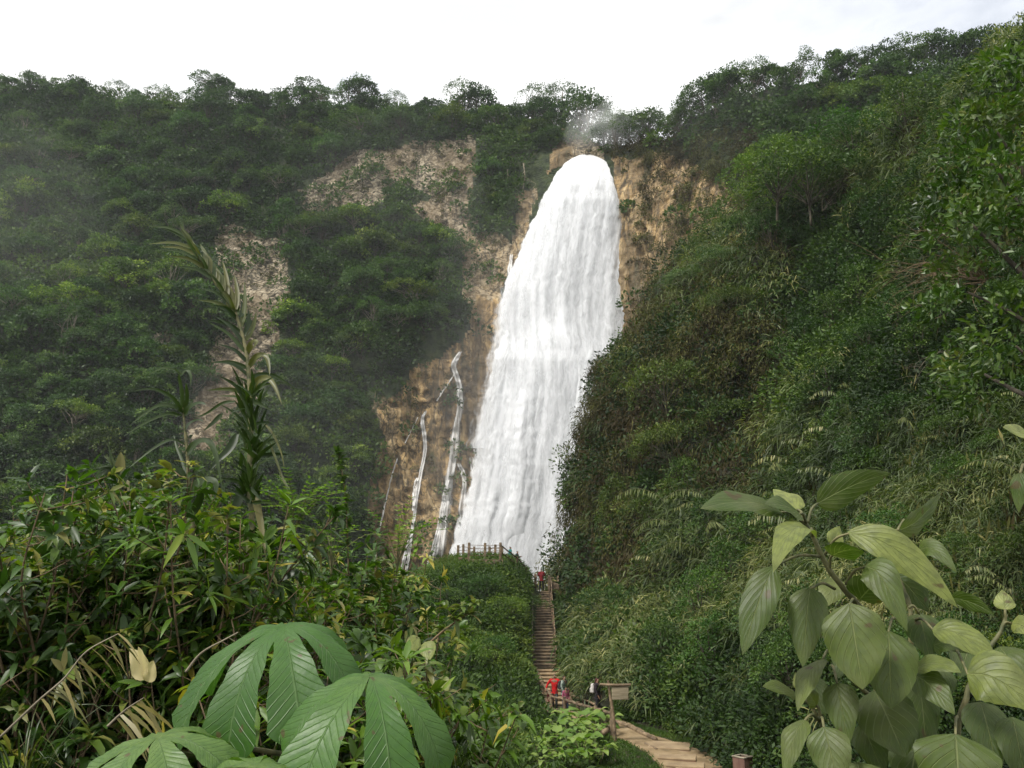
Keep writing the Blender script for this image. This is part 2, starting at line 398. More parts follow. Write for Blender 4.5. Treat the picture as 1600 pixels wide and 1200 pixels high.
def bareness(u, v):
    ju = u+18*fbm(np.stack([u/38, v/38, u*0], -1), 3, 3); jv = v+18*fbm(np.stack([u/38, v/38, u*0+9], -1), 3, 4)
    b = np.zeros(np.shape(u)); w = np.zeros(np.shape(u))
    for poly, warm in BARE:
        q = inpoly(ju, jv, poly); b = np.where(q, 1., b); w = np.where(q, warm, w)
    # soft surroundings take the warmth of the brown cliff
    w = np.maximum(w, .6*smooth(480, 620, u)*smooth(430, 560, v)*(u < 1000))
    return b, w
us = np.linspace(-700, 2100, 640); tt_ = np.linspace(0, 1, 250)
vtop = np.interp(us, SKX, SKY_)+5*fb1(us/30, 5)
MU = np.repeat(us[None], 250, 0); MV = vtop[None]+(1150-vtop[None])*tt_[:,None]
MY = mt(MU, MV)
P0 = at(MU, MV, MY)
b_, w_ = bareness(MU, MV)
amp = smooth(0, .04, tt_)[:,None]
d = 5.5*fbm(P0/26, 4, 20)+2.2*fbm(P0*np.array([1,1,.45])/5.5, 4, 30)+.9*b_*np.abs(fbm(P0*np.array([1,1,1.6])/2.1, 3, 40))*2
# vertical buttresses on the brown cliff and steps on the pale one
d += w_*1.6*fbm(P0*np.array([1,1,.12])/4.5, 3, 50)
fallz = smooth(700, 800, MU)*(1-smooth(960, 1010, MU))*smooth(200, 330, MV)
d = d*amp*(1-.75*fallz)
MY2 = MY+d
MP = at(MU, MV, MY2)
mountain = Relief(MP, MU, MV)
def mount_pos(u, v):
    """surface point of the mountain seen at u, v"""
    u = np.asarray(u, float); v = np.asarray(v, float)
    ci = np.clip((u+700)/2800*639, 0, 638.999); j = ci.astype(int); f = ci-j
    vt = vtop[j]*(1-f)+vtop[j+1]*f; r = np.clip((v-vt)/(1150-vt)*249, 0, 248.999); i = r.astype(int); g = r-i
    Y = (MY2[i,j]*(1-f)+MY2[i,j+1]*f)*(1-g)+(MY2[i+1,j]*(1-f)+MY2[i+1,j+1]*f)*g
    return at(u, v, Y)
top = MP[0]
back = [top*np.array([1,1,1])+np.array([0,a,b]) for a, b in ((90,-45),(45,-14),(18,-2),(6,1))]
PP = np.concatenate([np.stack(back), MP], 0)
bb = np.concatenate([np.zeros((4, 640)), np.maximum(b_, .30*w_)]); ww = np.concatenate([np.zeros((4, 640)), w_])
relief_obj('mountain_side', PP, M['rock'], bb*.62+.12, ww)

# ---- near right hill
ULV = [-250,-100,0,70,120,180,220,300,355,400,455,520,572,580,620,680,750,800,850,870,900,940,1000,1060,1090,1120,1300]
ULU = [2400,1900,1720,1610,1545,1458,1355,1198,1145,1075,1025,1000,938,932,935,922,902,900,906,890,880,872,868,874,905,985,1180]
rh = TPS([(870,900,66),(868,950,62),(866,1000,56),(870,1050,48),(905,1090,40),(985,1115,36),(1100,1130,32),(1200,1200,26),(1600,1200,15),(1600,900,19),(1600,600,24),(1600,300,29),
 (1600,50,33),(2000,-150,36),(2000,600,20),(2000,1200,12),(1200,900,38),(1200,600,50),(1200,330,66),(1050,600,64),(1050,800,54),(920,600,74),(900,750,70),(1000,470,78),(1400,220,54),(1400,500,38),(1400,800,28),(1300,1050,25)])
vs = np.linspace(-250, 1260, 380); sc_ = np.r_[np.linspace(0, .25, 140), np.linspace(.25, 1, 200)[1:]]
uL = np.interp(vs, ULV, ULU)+np.where(vs > 560, 5*fb1(vs/30, 8), 7*fb1(vs/40, 9))
HU = uL[:,None]+(2600-uL[:,None])*sc_[None]; HV = np.repeat(vs[:,None], len(sc_), 1)
HY = rh(HU, HV); dd = np.clip((HU-uL[:,None])/110, 0, 1)
HY = HY+9*(1-np.sqrt(np.clip(1-(1-dd)**2, 0, 1)))*(1-smooth(1000, 1100, HV))
H0 = at(HU, HV, HY)
hd = 6.0*fbm(H0/13, 4, 60)+5.5*np.abs(fbm(H0/7.5, 2, 70))-1.2+.9*fbm(H0/2.2, 3, 71)
HY2 = HY+hd*smooth(0, .02, sc_)[None]*np.clip(HY/50, .4, 1)*(1-.6*smooth(1080, 1150, HV))
HY2 = HY2+7*np.exp(-((HU-1350)/110.)**2-((HV-475)/95.)**2)-3.*np.exp(-((HU-1120)/90.)**2-((HV-520)/90.)**2)+3*np.exp(-((HU-1190)/60.)**2-((HV-640)/90.)**2)
HP = at(HU, HV, HY2)
hill = Relief(HP, HU, HV)
def hill_pos(u, v):
    u = np.asarray(u, float); v = np.asarray(v, float)
    ri = np.clip((v+250)/1510*379, 0, 378.999); i = ri.astype(int)
    ul = uL[i]; s_ = (u-ul)/(2600-ul); cj = np.clip(np.interp(s_, sc_, np.arange(len(sc_))), 0, len(sc_)-1).round().astype(int)
    return HP[i, cj]
e0 = HP[:,0]
wrap = [e0+np.array([22,60,-6]), e0+np.array([9,26,-1.5]), e0+np.array([3,9,-.3]), e0+np.array([.6,3,0])]
relief_obj('near_hillside', np.concatenate([np.stack(wrap, 1), HP], 1), plain_mat('hill_soil', (.012,.014,.007), (.035,.034,.015), .9, .95, (1,1,.5), .6, .3, coord='Object'))

# ---- mound with the lookout
MDX = [540,560,600,640,680,720,760,800,826,840,870,890,960,1000]
MDV = [1020,1000,955,908,882,872,871,873,900,924,926,930,940,950]
md = TPS([(640,905,60),(720,876,60.5),(800,876,61),(836,925,63),(850,925,65),(870,925,66),(600,960,55),(560,1000,52),(700,1000,48),(800,990,50),(830,1000,54.6),(850,1000,55.5),(870,1000,56.5),(832,1045,50),
 (855,1045,50.6),(700,1100,40),(800,1100,42),(845,1110,42.5),(885,1110,41.5),(700,1200,30),(840,1200,30),(560,1200,30),(930,1120,37),(960,1140,34),(960,1200,28.6),(900,1160,33),(960,1290,24),(560,1290,25),(760,1290,25),(1000,1000,60),(1000,1200,27)])
us2 = np.linspace(540, 1000, 190); t2 = np.linspace(0, 1, 170)
vt2 = np.interp(us2, MDX, MDV)
DU = np.repeat(us2[None], 170, 0); DV = vt2[None]+(1285-vt2[None])*t2[:,None]
DY = md(DU, DV); D0 = at(DU, DV, DY)
keep = (1-smooth(815, 832, DU)*(1-smooth(885, 905, DU))*(1-smooth(1105, 1120, DV)))
DY2 = DY-(keep*smooth(0, .06, t2)[:,None])*(1.5*fbm(D0/5, 4, 80)+.35)
DY2 = DY2+14*smooth(935, 1000, DU)*smooth(1090, 1130, DV)
DP = at(DU, DV, DY2); mound = Relief(DP, DU, DV)
bk = [DP[0]+np.array([0,a,b]) for a, b in ((26,-22),(14,-9),(7,-2),(2.5,-.1))]
relief_obj('lookout_mound', np.concatenate([np.stack(bk), DP], 0), plain_mat('mound_soil', (.018,.03,.009), (.045,.06,.018), 1.2, .95, (1,1,1), .6, .2))
def mound_pos(u, v):
    j = np.clip(((np.asarray(u, float)-540)/460*189).round().astype(int), 0, 189); vt = vt2[j]
    i = np.clip(((np.asarray(v, float)-vt)/(1285-vt)*169).round().astype(int), 0, 169)
    return DP[i, j]

# ---- ground
def gz(x, y):
    x, y = np.broadcast_arrays(np.asarray(x, float), np.asarray(y, float))
    base = np.interp(y, [-90,0,3,8,15,22,26,28,30,34,42,48,60,90,300], [-1.7,-1.7,-2.4,-3.8,-4.8,-5.42,-5.4,-5.34,-5.06,-4.96,-5.1,-8,-20,-30,-32])
    side = np.interp(y, [-90,0,3,8,15,22,34,42,60,300], [-1.7,-1.7,-2.4,-4.2,-6,-8.5,-9,-11,-24,-34])
    bank = np.interp(y, [-90,0,4,8,12,15,20,28,45,300], [-1.6,-1.6,-1.4,-1.25,-1.2,-1.9,-5,-14,-26,-36])
    r = x/np.maximum(y, 1.)
    z = base+(side-base)*(1-smooth(.075, .105, r))*smooth(2, 8, y)
    z = z+(bank-z)*(1-smooth(-.22, -.06, r))*smooth(1, 4, y)
    sm = .05+.25*smooth(36, 60, y)
    q = np.stack([x/3., y/3., x*0], -1)
    return z+sm*fbm(q, 3, 90)*2
gx = np.sign(np.linspace(-1,1,260))*np.abs(np.linspace(-1,1,260))**2.2*420
gy = -90+np.r_[np.linspace(0,80,40)[:-1], np.linspace(80,150,240)[:-1], np.linspace(150,520,60)]
GX, GY = np.meshgrid(gx, gy); GZ = gz(GX, GY)
GPt = np.stack([GX, GY, GZ], -1)
relief_obj('ground', GPt, plain_mat('soil', (.02,.022,.01), (.05,.045,.022), 1.5, .95, (1,1,1), .5, .1))

# ------------------------------------------------------------------ ground cover ("stuff")
def clump_leaves(acc, C, Nn, r, k, size, elong=.5, tint=.5, tvar=.12, droop=0., sq=.75, tm=RH, up=.35, bend=0., out=.9):
    """k leaves round each centre C, mostly on the outside of a rounded clump"""
    n = len(C); r = np.broadcast_to(r, (n,)); tint = np.broadcast_to(tint, (n,)); size = np.broadcast_to(size, (n,))
    o = rvec(n*k).reshape(n, k, 3)
    ax = nrm(Nn+np.array([0,0,up*2]))[:,None]
    dt = (o*ax).sum(-1, keepdims=True); o = np.where(dt < -.25, o-2*dt*ax, o)
    rad = (.55+.45*rng.random((n, k, 1))**.5)
    p = C[:,None]+o*rad*r[:,None,None]*np.array([1,1,sq])
    d = nrm(o*out+rng.normal(size=(n,k,3))*.6+np.array([0,0,-droop]))
    u = nrm(o*.9+np.array([0,0,.8])+rng.normal(size=(n,k,3))*.45)
    L = size[:,None]*rng.uniform(.6, 1.35, (n, k))
    t = np.clip(tint[:,None]+rng.normal(size=(n,k))*tvar, 0, 1)
    leaves(acc, p.reshape(-1,3), d.reshape(-1,3), u.reshape(-1,3), L.ravel(), (L*elong).ravel(), tm, bend, t.ravel())

CLEAR = [([(832,888),(866,888),(868,930),(872,1040),(884,1060),(892,1075),(895,1085),(852,1102),(836,1050),(829,1040)], 66),
         ([(858,1075),(902,1072),(958,1090),(962,1105),(958,1125),(925,1126),(884,1122),(852,1102)], 38.5),
         ([(956,1120),(1028,1136),(1086,1160),(1118,1200),(1150,1262),(985,1262),(985,1170)], 36), ([(936,1058),(988,1058),(988,1094),(966,1098),(966,1162),(950,1160),(950,1096),(936,1090)], 31),
         ([(1142,1174),(1180,1174),(1180,1262),(1142,1262)], 24.6)]
mound_ = mound
def clear_of(P, r, extra=0.):
    u, v = proj(P); rp = r*FPX/np.maximum(P[...,1], .1)*.85; bad = np.zeros(len(P), bool)
    for poly, Ym in CLEAR:
        for a_, b_ in ((0,0),(1,0),(-1,0),(0,1),(0,-1)):
            bad |= inpoly(u+a_*rp, v+b_*rp, poly)&(P[...,1] < Ym+extra)
    return ~bad
def cover(acc, surf, n, dens, rr, k, size, tint0, tscale=12., tamp=.35, win=(-200,-100,1800,1260), lift=.3, px=0, **kw):
    P, Nn, u, v = surf.sample(n, dens, win, px > 0)
    r = rng.uniform(*rr, len(P)); size = np.full(len(P), float(size))
    if px: f = np.clip(P[:,1]/px, .28, 1.3); r = r*f; size = size*f
    ok = clear_of(P+Nn*r[:,None]*lift, r, 6. if surf is mound_ else 0.); P, Nn, r, size = P[ok], Nn[ok], r[ok], size[ok]
    t = np.clip(tint0+tamp*fbm(P/tscale, 3, 200)+rng.normal(size=len(P))*.08, 0, 1)
    clump_leaves(acc, P+Nn*r[:,None]*lift, Nn, r, k, size, tint=t, **kw)

# far slope, between and below the trees
a = Acc()
def dfar(u, v, P):
    b, w = bareness(u, v)
    fall = inpoly(u, v, [(830,240),(965,240),(990,560),(990,1150),(700,1150),(760,560),(800,380)])
    thin = inpoly(u, v, [(955,225),(1060,230),(1130,205),(1220,240),(1240,330),(1180,380),(1150,300),(1080,262),(960,250)])
    return np.where(thin, .12, 1.)*np.where(fall, .0, np.where(b > 0, np.where(w < .5, .30*(fbm(P/7, 3, 620) > .02)+.04, .06), 1.-.35*(w > .3)))
cover(a, mountain, 7000, dfar, (1.2, 3.2), 75, .75, .42, 22, .55, win=(-160,60,1760,1150), elong=.6, up=.4)
tag(a.obj('mountain_undergrowth', M['under'], smooth_=False), kind='stuff')
# ledge plants and streaks of green on the brown cliff
a = Acc()
cover(a, mountain, 4200, lambda u, v, P: bareness(u, v)[0]*(fbm(P*np.array([1,1,.3])/4, 3, 77) > .12)*(1-inpoly(u, v, [(820,240),(965,240),(990,560),(960,1150),(640,1150),(690,560),(790,380)])*.97),
      (.3, 1.1), 40, .4, .5, 8, .5, win=(200,150,1200,1000), elong=.5, droop=.4)
cover(a, mountain, 1500, lambda u, v, P: inpoly(u, v, [(955,205),(1060,215),(1130,180),(1230,220),(1240,340),(1170,400),(1140,300),(1080,262),(960,250)])*.9+inpoly(u, v, [(1000,250),(1130,290),(1160,420),(1020,520),(985,400)])*.30, (.8, 1.9), 80, .6, .42, 8, .6, win=(940,170,1260,540), elong=.25, droop=.8)
tag(a.obj('cliff_moss', M['hang'], smooth_=False), kind='stuff')

# near hill: leafy dark growth; low layers tinted darker as shade in the gaps
Z3_ = np.array([0,0,1.])
def zone(u, v): # 0 brown hanging, 1 olive grass-like top, 2 dark leafy, 3 reeds, 4 low leafy
    ul = np.interp(v, ULV, ULU)
    ju = u+35*fbm(np.stack([u/90, v/90, u*0], -1), 3, 8); jv = v+35*fbm(np.stack([u/90, v/90, u*0+5], -1), 3, 9)
    z = np.full(np.shape(u), 2)
    z = np.where(jv > 640, 3, z)
    z = np.where((ju < 1230)&(jv < 560), 1, z)
    z = np.where((ju > 1290)&(jv < 330), 1, z)
    z = np.where((ju-ul < 150)&(jv > 520)&(jv < 960), 0, z)
    z = np.where((ju < 1230)&(jv > 480)&(jv < 800), 0, z)
    z = np.where((jv > 1010)&(ju > 1010), 4, z)
    return z
Z = lambda *k: (lambda u, v, P: np.isin(zone(u, v), k)*1.)
a = Acc()
LZ = lambda u, v, P: np.where(np.isin(zone(u, v), (2,4)), 1., .18)*(.35+.65*(fbm(P/4.5, 3, 501) > -.15))
cover(a, hill, 5200, lambda u, v, P: np.where(np.isin(zone(u, v), (2,4)), 1., .3), (.8, 1.6), 40, .30, .18, 7, .3, elong=.55, droop=.3, up=.4, px=45, lift=.0)  # sparse low layer, its dark tint paints shade between the clumps
cover(a, hill, 3400, LZ, (.9, 2.1), 190, .27, .27, 6, .8, elong=.5, droop=.15, up=.6, px=45)
tag(a.obj('hillside_undergrowth', M['under'], smooth_=False), kind='stuff')
a = Acc()
HZf = lambda u, v, P: np.where(zone(u, v) == 0, 1., np.where(zone(u, v) == 1, .6, .07))
cover(a, hill, 7000, HZf, (.5, 1.3), 34, .42, .14, 6, .35, win=(840,150,1750,1200), elong=.2, droop=1.5, up=.2, out=.6, px=55)  # low layer tinted dark to imitate shade behind the fuller clumps
cover(a, hill, 3000, lambda u, v, P: HZf(u, v, P)*(fbm(P/5, 3, 502) > -.1), (.9, 1.9), 150, .34, .36, 5, .8, win=(840,150,1750,1200), elong=.22, droop=1.0, up=.4, out=.7, px=55)
# strands that hang down from the bulges
P, Nn, u, v = hill.sample(3000, lambda u, v, P: np.where(zone(u, v) <= 1, 1., .12), (850,250,1700,1000), True)
P = P+Nn*1.0; ok = clear_of(P-Z3_*1.5, np.full(len(P), 1.2)); P, Nn = P[ok], Nn[ok]
k = 26; st = P[:,None]+rng.normal(size=(len(P), k, 3))*np.array([.25,.25,.0])
st[...,2] -= rng.random((len(P), k))**1.3*rng.uniform(1, 3.6, (len(P), 1)); Lh = rng.uniform(.3, .7, len(P)*k)
leaves(a, st.reshape(-1,3), np.array([0,0,-1.])+rng.normal(size=(len(P)*k,3))*.22, rvec(len(P)*k), Lh, Lh*.13, RH, 0, np.repeat(np.clip(.5+.35*rng.normal(size=len(P)), 0, 1), k))
tag(a.obj('hanging_creepers', M['hang'], smooth_=False), kind='stuff')
a = Acc()
RZ = lambda u, v, P: np.where(zone(u, v) == 3, 1., np.where(zone(u, v) == 1, .45, .05))*(.25+.75*(fbm(P/4.5, 3, 503) > -.2))
cover(a, hill, 5200, lambda u, v, P: np.where(zone(u, v) == 3, 1., .1), (.5, 1.2), 30, .5, .25, 8, .3, elong=.11, droop=.5, up=.9, bend=.35, tm=BL, out=.8, px=40)  # lower reed leaves, shade between tufts put into their darker tint
cover(a, hill, 4600, RZ, (.8, 1.8), 120, .58, .48, 6, .65, elong=.09, droop=.4, up=.9, bend=.4, tm=BL, out=.9, px=40)
tag(a.obj('reed_thicket', M['reed'], smooth_=False), kind='stuff')

# mound: grass on top, fern-like tangle on its face
a = Acc()
top_of = lambda u, v: (v-np.interp(u, MDX, MDV))
HERB = [(822,1105),(900,1108),(955,1108),(968,1150),(960,1262),(800,1262),(800,1190)]
def keepd(u, v):
    sl = np.interp(v, [900,925,1040,1105,1125], [826,831,830,852,930]); sr = np.interp(v, [900,925,1040,1105,1125], [858,862,872,905,935])
    return np.clip(1.-inpoly(u, v, [(827,912),(862,912),(870,1040),(900,1075),(960,1092),(968,1135),(925,1130),(880,1126),(843,1108),(829,1060)])-.93*inpoly(u, v, HERB), 0, 1)
cover(a, mound, 16000, lambda u, v, P: keepd(u, v)*np.where(top_of(u, v) < 26, 1., np.where(v > 1060, .5, .2)), (.22, .5), 34, .30, .62, 5, .35, win=(550,860,1000,1260), elong=.12, up=1.2, bend=.3, tm=BL)
tag(a.obj('grass', M['grass'], smooth_=False), kind='stuff')
a = Acc()
cover(a, mound, 5000, lambda u, v, P: keepd(u, v)*np.where(top_of(u, v) < 24, .04, 1.), (.35, .8), 36, .22, .22, 3.5, .4, win=(550,860,1000,1260), elong=.4, up=.5, droop=.3)
cover(a, mound, 1700, lambda u, v, P: keepd(u, v)*np.where(top_of(u, v) < 30, .0, 1.), (.7, 1.5), 170, .22, .38, 3.5, .8, win=(550,860,1000,1260), elong=.4, up=.7, droop=.3)
cover(a, mound, 1500, lambda u, v, P: keepd(u, v)*(v > 1080), (.3, .6), 60, .14, .55, 3.5, .7, win=(600,1000,900,1260), elong=.4, up=.7, droop=.3)
tag(a.obj('mound_undergrowth', M['moss'], smooth_=False), kind='stuff')
# ground by the path and under the front plants
a = Acc()
n = 60000; x = rng.uniform(2, 12, n); y = rng.uniform(21, 46, n)
PATHL = np.array([(24,5.6),(26.5,4.85),(28.0,4.75),(29.5,4.6),(31,4.1),(33,3.75),(37,3.6),(40,3.2)]); PATHR = np.array([(24,8.6),(26.5,7.6),(28.0,7.0),(29.5,6.7),(31,6.15),(33,5.2),(37,4.6),(40,4.2)])
pl = np.interp(y, PATHL[:,0], PATHL[:,1]); pr = np.interp(y, PATHR[:,0], PATHR[:,1])
e = .22*fbm(np.stack([x*1.6, y*1.6, x*0], -1), 3, 5)
m = ((x < pl+e)|(x > pr+e)); x, y = x[m], y[m]
P = np.stack([x, y, gz(x, y)], -1); t = np.clip(.5+.4*fbm(P/2, 2, 66)+rng.normal(size=len(x))*.1, 0, 1)
for q in range(3):
    leaves(a, P+rng.normal(size=P.shape)*np.array([.06,.06,0]), nrm(np.array([0,0,1.])+rng.normal(size=P.shape)*.45), rvec(len(P)), rng.uniform(.08,.22,len(P)), .018, BL, .3, t)
tag(a.obj('grass', M['grass'], smooth_=False), kind='stuff')
a = Acc()   # low leafy plants between the path and the hill foot
n = 900; y = rng.uniform(27, 43, n); x = np.interp(y, PATHR[:,0], PATHR[:,1])+.35+rng.random(n)**1.4*5.5; P = np.stack([x, y, gz(x, y)+.05], -1); r_ = rng.uniform(.2,.55,n); ok = clear_of(P, r_); P, r_ = P[ok], r_[ok]
clump_leaves(a, P, np.tile([0,0,1.], (len(P),1)), r_, 60, np.full(len(P), .16), .45, np.clip(.45+.5*fbm(P/1.5,2,12), 0, 1), droop=.2, up=.8)
cover(a, hill, 1300, lambda u, v, P: 1.+0*u, (.18, .4), 60, .16, .42, 2, .6, win=(950,1078,1130,1150), elong=.45, up=.7, lift=.1)
tag(a.obj('path_edge_undergrowth', M['moss'], smooth_=False), kind='stuff')
a = Acc()   # leafy tangle on the near bank
n = 7000; x = rng.uniform(-9, .9, n)*1.2; y = rng.uniform(3.2, 17, n)
m = (x/y < -.03); x, y = x[m], y[m]; P = np.stack([x, y, gz(x, y)+rng.random(len(x))*.45], -1)
clump_leaves(a, P, np.tile([0,0,1.], (len(P),1)), rng.uniform(.15,.4,len(P)), 22, np.full(len(P), .11), .4, np.clip(.3+.4*fbm(P/1.5,2,12), 0, 1), tm=L8, droop=.2)
n = 2600; x = rng.uniform(.2, 9, n); y = rng.uniform(2.2, 12, n); m = x/y > .34; x, y = x[m], y[m]; n = len(x); P = np.stack([x, y, gz(x, y)+rng.random(n)*.4], -1)
clump_leaves(a, P, np.tile([0,0,1.], (n,1)), rng.uniform(.15,.45,n), 18, np.full(n, .13), .4, np.clip(.3+.4*fbm(P/1.5,2,12), 0, 1), tm=L8, droop=.2)
tag(a.obj('bank_undergrowth', M['under'], smooth_=False), kind='stuff')

# ------------------------------------------------------------------ trees
def limb(acc, p, q, r0, r1, sag=.1, k=5, n=6, r=rng):
    p = np.asarray(p, float); q = np.asarray(q, float); t = np.linspace(0, 1, n)[:,None]
    m = np.linalg.norm(q-p); w = r.normal(size=3)*m*.06
    P = p+(q-p)*t+w*np.sin(t*math.pi)+np.array([0,0,1])*sag*m*np.sin(t*math.pi)
    tube(acc, P, np.linspace(r0, r1, n), k)
def make_tree(name, H, cr, n_cl, clr, k, leaf, shape='dome', tint=.5, tvar=.14, bark='bark', seed=0, elong=.6, droop=.15, open_=.0, tm=RH, tmat='tree'):
    r = np.random.default_rng(seed); root = empty(name, (0,0,0))
    tr = Acc(); cr_ = Acc(); base = .42 if shape != 'umbrella' else .62
    pts = []
    for i in range(n_cl):
        g = i*2.39996+r.normal()*.3; f = math.sqrt((i+.5)/n_cl)
        if shape == 'umbrella': z = H*(.86+.10*(1-f*f)+r.normal()*.03)
        elif shape == 'tall': z = H*(.30+.66*(i/n_cl)); f = (1-.65*i/n_cl)*r.uniform(.55, 1)
        else: z = H*(.5+.44*math.sqrt(max(0, 1-f*f))+r.normal()*.045)
        pts.append([cr*f*math.cos(g)*r.uniform(.85,1.12), cr*f*math.sin(g)*r.uniform(.85,1.12), z])
    pts = np.array(pts); cz = clr*r.uniform(.6, 1.3, n_cl)
    lean = r.normal(size=2)*.06*H
    T = catmull([[0,0,-.6],[lean[0]*.3,lean[1]*.3,H*.2],[lean[0]*.7,lean[1]*.7,H*base],[lean[0],lean[1],H*.85]], 10)
    tube(tr, T, np.linspace(H*.022, H*.006, 10), 7)
    for p in pts[::1 if n_cl < 30 else 2]:
        z0 = r.uniform(base*.75, .8)*min(1, p[2]/H); s = T[int(np.clip(z0*10/.85, 1, 9))]
        limb(tr, s, p-np.array([0,0,.2]), H*.009, H*.0025, .08, r=r)
    ks = k//n_cl
    tt = np.clip(tint+r.normal(size=n_cl)*tvar, 0, 1)
    o = nrm(pts-np.array([0,0,H*.5])); 
    global rng
    old = rng; rng = r
    clump_leaves(cr_, pts, o, cz, int(ks*.72), np.full(n_cl, leaf), elong, tt, .09, droop, .82, tm, .4)
    # smaller tufts that break the outline
    m = n_cl*4; j = r.integers(0, n_cl, m); q = pts[j]+nrm(r.normal(size=(m,3))+o[j]*.9+np.array([0,0,.25]))*cz[j][:,None]*np.array([1.15,1.15,.8])*r.uniform(.8, 1.2, (m,1))
    clump_leaves(cr_, q, nrm(q-pts[j]), cz[j]*.32, max(3, int(ks*.28/4)), np.full(m, leaf), elong, np.clip(tt[j]+.1*r.normal(size=m), 0, 1), .1, droop, .7, tm, .5)
    rng = old
    cr_.obj('crown', M[tmat], root, smooth_=False); tr.obj('trunk', M[bark], root)
    return root
def protos():
    L = [make_tree('broadleaf_tree', 9.5, 4.2, 20, 1.75, 3400, .52, 'dome', .46, seed=1),
         make_tree('broadleaf_tree', 8.5, 4.8, 26, 1.5, 3400, .46, 'dome', .55, seed=2),
         make_tree('spreading_tree', 9.5, 5.2, 22, 1.3, 2800, .42, 'umbrella', .62, seed=3, bark='palebark'),
         make_tree('slender_tree', 12, 2.7, 20, 1.35, 2600, .5, 'tall', .42, seed=4, bark='palebark'),
         make_tree('feathery_tree', 10.5, 4.4, 30, 1.05, 2300, .36, 'dome', .6, seed=5, elong=.35, bark='palebark'),
         make_tree('broadleaf_tree', 7.5, 3.6, 15, 1.6, 2600, .55, 'dome', .36, seed=6)]
    return L
TP = protos()
SHAPE = ['rounded', 'broad many-domed', 'flat-topped spreading', 'tall slender', 'thin feathery', 'low dense']
TONES = [('dark green', (.62,.72,.72)), ('mid green', (1,1,1)), ('bright yellow-green', (1.75,1.55,.95)), ('grey-green', (1.15,1.15,1.75)), ('deep green', (.75,.95,.65)), ('olive green', (1.3,1.05,.8))]
used = [False]*6
def region(u, v):
    if v < np.interp(u, SKX, SKY_)+22: h = 'on the skyline'
    elif v < 320: h = 'high up'
    elif v < 520: h = 'halfway up'
    else: h = 'low down'
    if u < 250: w_ = 'at the far left mountainside'
    elif u < 500: w_ = 'around the pale rock scar'
    elif u < 760: w_ = 'left of the waterfall'
    elif u < 1045: w_ = 'around the waterfall lip'
    elif u < 1320: w_ = 'right of the waterfall'
    else: w_ = 'at the far right ridge'
    return h, w_
placed = []; tree_n = 0
def put_tree(u, v, kind, tone, sc, lift=-.8, push=0., surf=None, where=None, cat='tree'):
    global tree_n
    p = (mount_pos(u, v) if surf is None else surf(u, v)).copy(); p[2] += lift; p[1] += push
    if not used[kind]: o = TP[kind]; used[kind] = True
    else: o = copy_tree(TP[kind])
    o.location = p; o.rotation_euler = (rng.normal()*.05-.08, rng.normal()*.06, rng.random()*6.28)
    s = sc*rng.uniform(.85, 1.15); o.scale = (s*rng.uniform(.88,1.12), s, s*rng.uniform(.85,1.1))
    nm, c = TONES[tone]; j = rng.uniform(.85, 1.15)
    for ch in o.children: ch.color = (c[0]*j, c[1]*j, c[2]*j, 1)
    h, w_ = region(u, v) if where is None else where
    lab = f"{SHAPE[kind]} {nm} tree {h} {w_}"
    tag(o, lab, cat, f"{SHAPE[kind]} {nm} trees {h} {w_}"); tree_n += 1
    return o
# skyline first
for u in np.arange(-60, 1030, 25):
    u = u+rng.uniform(-9, 9)
    if 872 < u < 925: continue
    v = np.interp(u, SKX, SKY_)+rng.uniform(0, 7); k = rng.choice([0,1,2,4,5], p=[.22,.26,.22,.16,.14])
    put_tree(u, v, int(k), int(rng.choice([0,1,4], p=[.5,.25,.25])), rng.uniform(.6, .98)*(1 if u < 640 else 1.02), -3.0)
for u, k, s in ((320,2,.95),(345,0,.9),(480,2,.9),(562,0,.95),(722,4,1.15),(742,0,1.0),(855,1,1.1),(835,4,1.1),(905,1,1.35),(925,4,1.2),(880,4,1.2),(960,4,.9),(985,1,.95),(1012,4,.7)):
    put_tree(u, np.interp(u, SKX, SKY_)+3, k, 0 if u < 950 else 1, s, -1.2, 3 if 870 < u < 950 else 0)
for u, k, s in ((1062,4,.7),(1082,1,.8),(1100,1,.95),(1128,0,1.0),(1150,1,.8),(1176,4,.85),(1200,0,.8),(1228,1,.7),(1262,2,.7),(1300,3,.72),(1326,0,.7),(1352,4,.7),(1380,1,.75),(1412,1,.72),(1440,2,.85),(1465,0,.7),(1500,1,.7),(1530,0,.7),(1560,1,.7),(1592,0,.65),(1630,1,.7)):
    put_tree(u, np.interp(u, SKX, SKY_)+4, k, int(rng.choice([0,1,3], p=[.5,.25,.25])), s*.92, -1.2)
# then the slopes
cand = np.stack([rng.uniform(-80, 1640, 9000), rng.uniform(130, 860, 9000)], -1)
acc_ = []
for u, v in cand:
    if len(acc_)+tree_n >= 296: break
    st_ = np.interp(u, SKX, SKY_)
    if v < st_+18: continue
    b, w2 = bareness(np.array([u]), np.array([v-8])); b0, _ = bareness(np.array([u]), np.array([v-26]))
    if b[0] > 0 or b0[0] > 0: continue
    ulh = np.interp(v, ULV, ULU)
    if u > ulh-12 and v > 70: continue
    if u > 770 and u < 1000 and v > 235: continue
    if u > 560 and v > 560: continue
    if u > 960 and v > 225 and u < 1200: continue
    if v > 700 and u > 100 and rng.random() < .5: continue
    dmin = 33 if u < 1000 else 36
    if any((u-a_)**2+((v-b_2)*1.25)**2 < dmin**2 for a_, b_2 in acc_): continue
    acc_.append((u, v))
acc_.sort(key=lambda q: -q[0]*0+q[1])
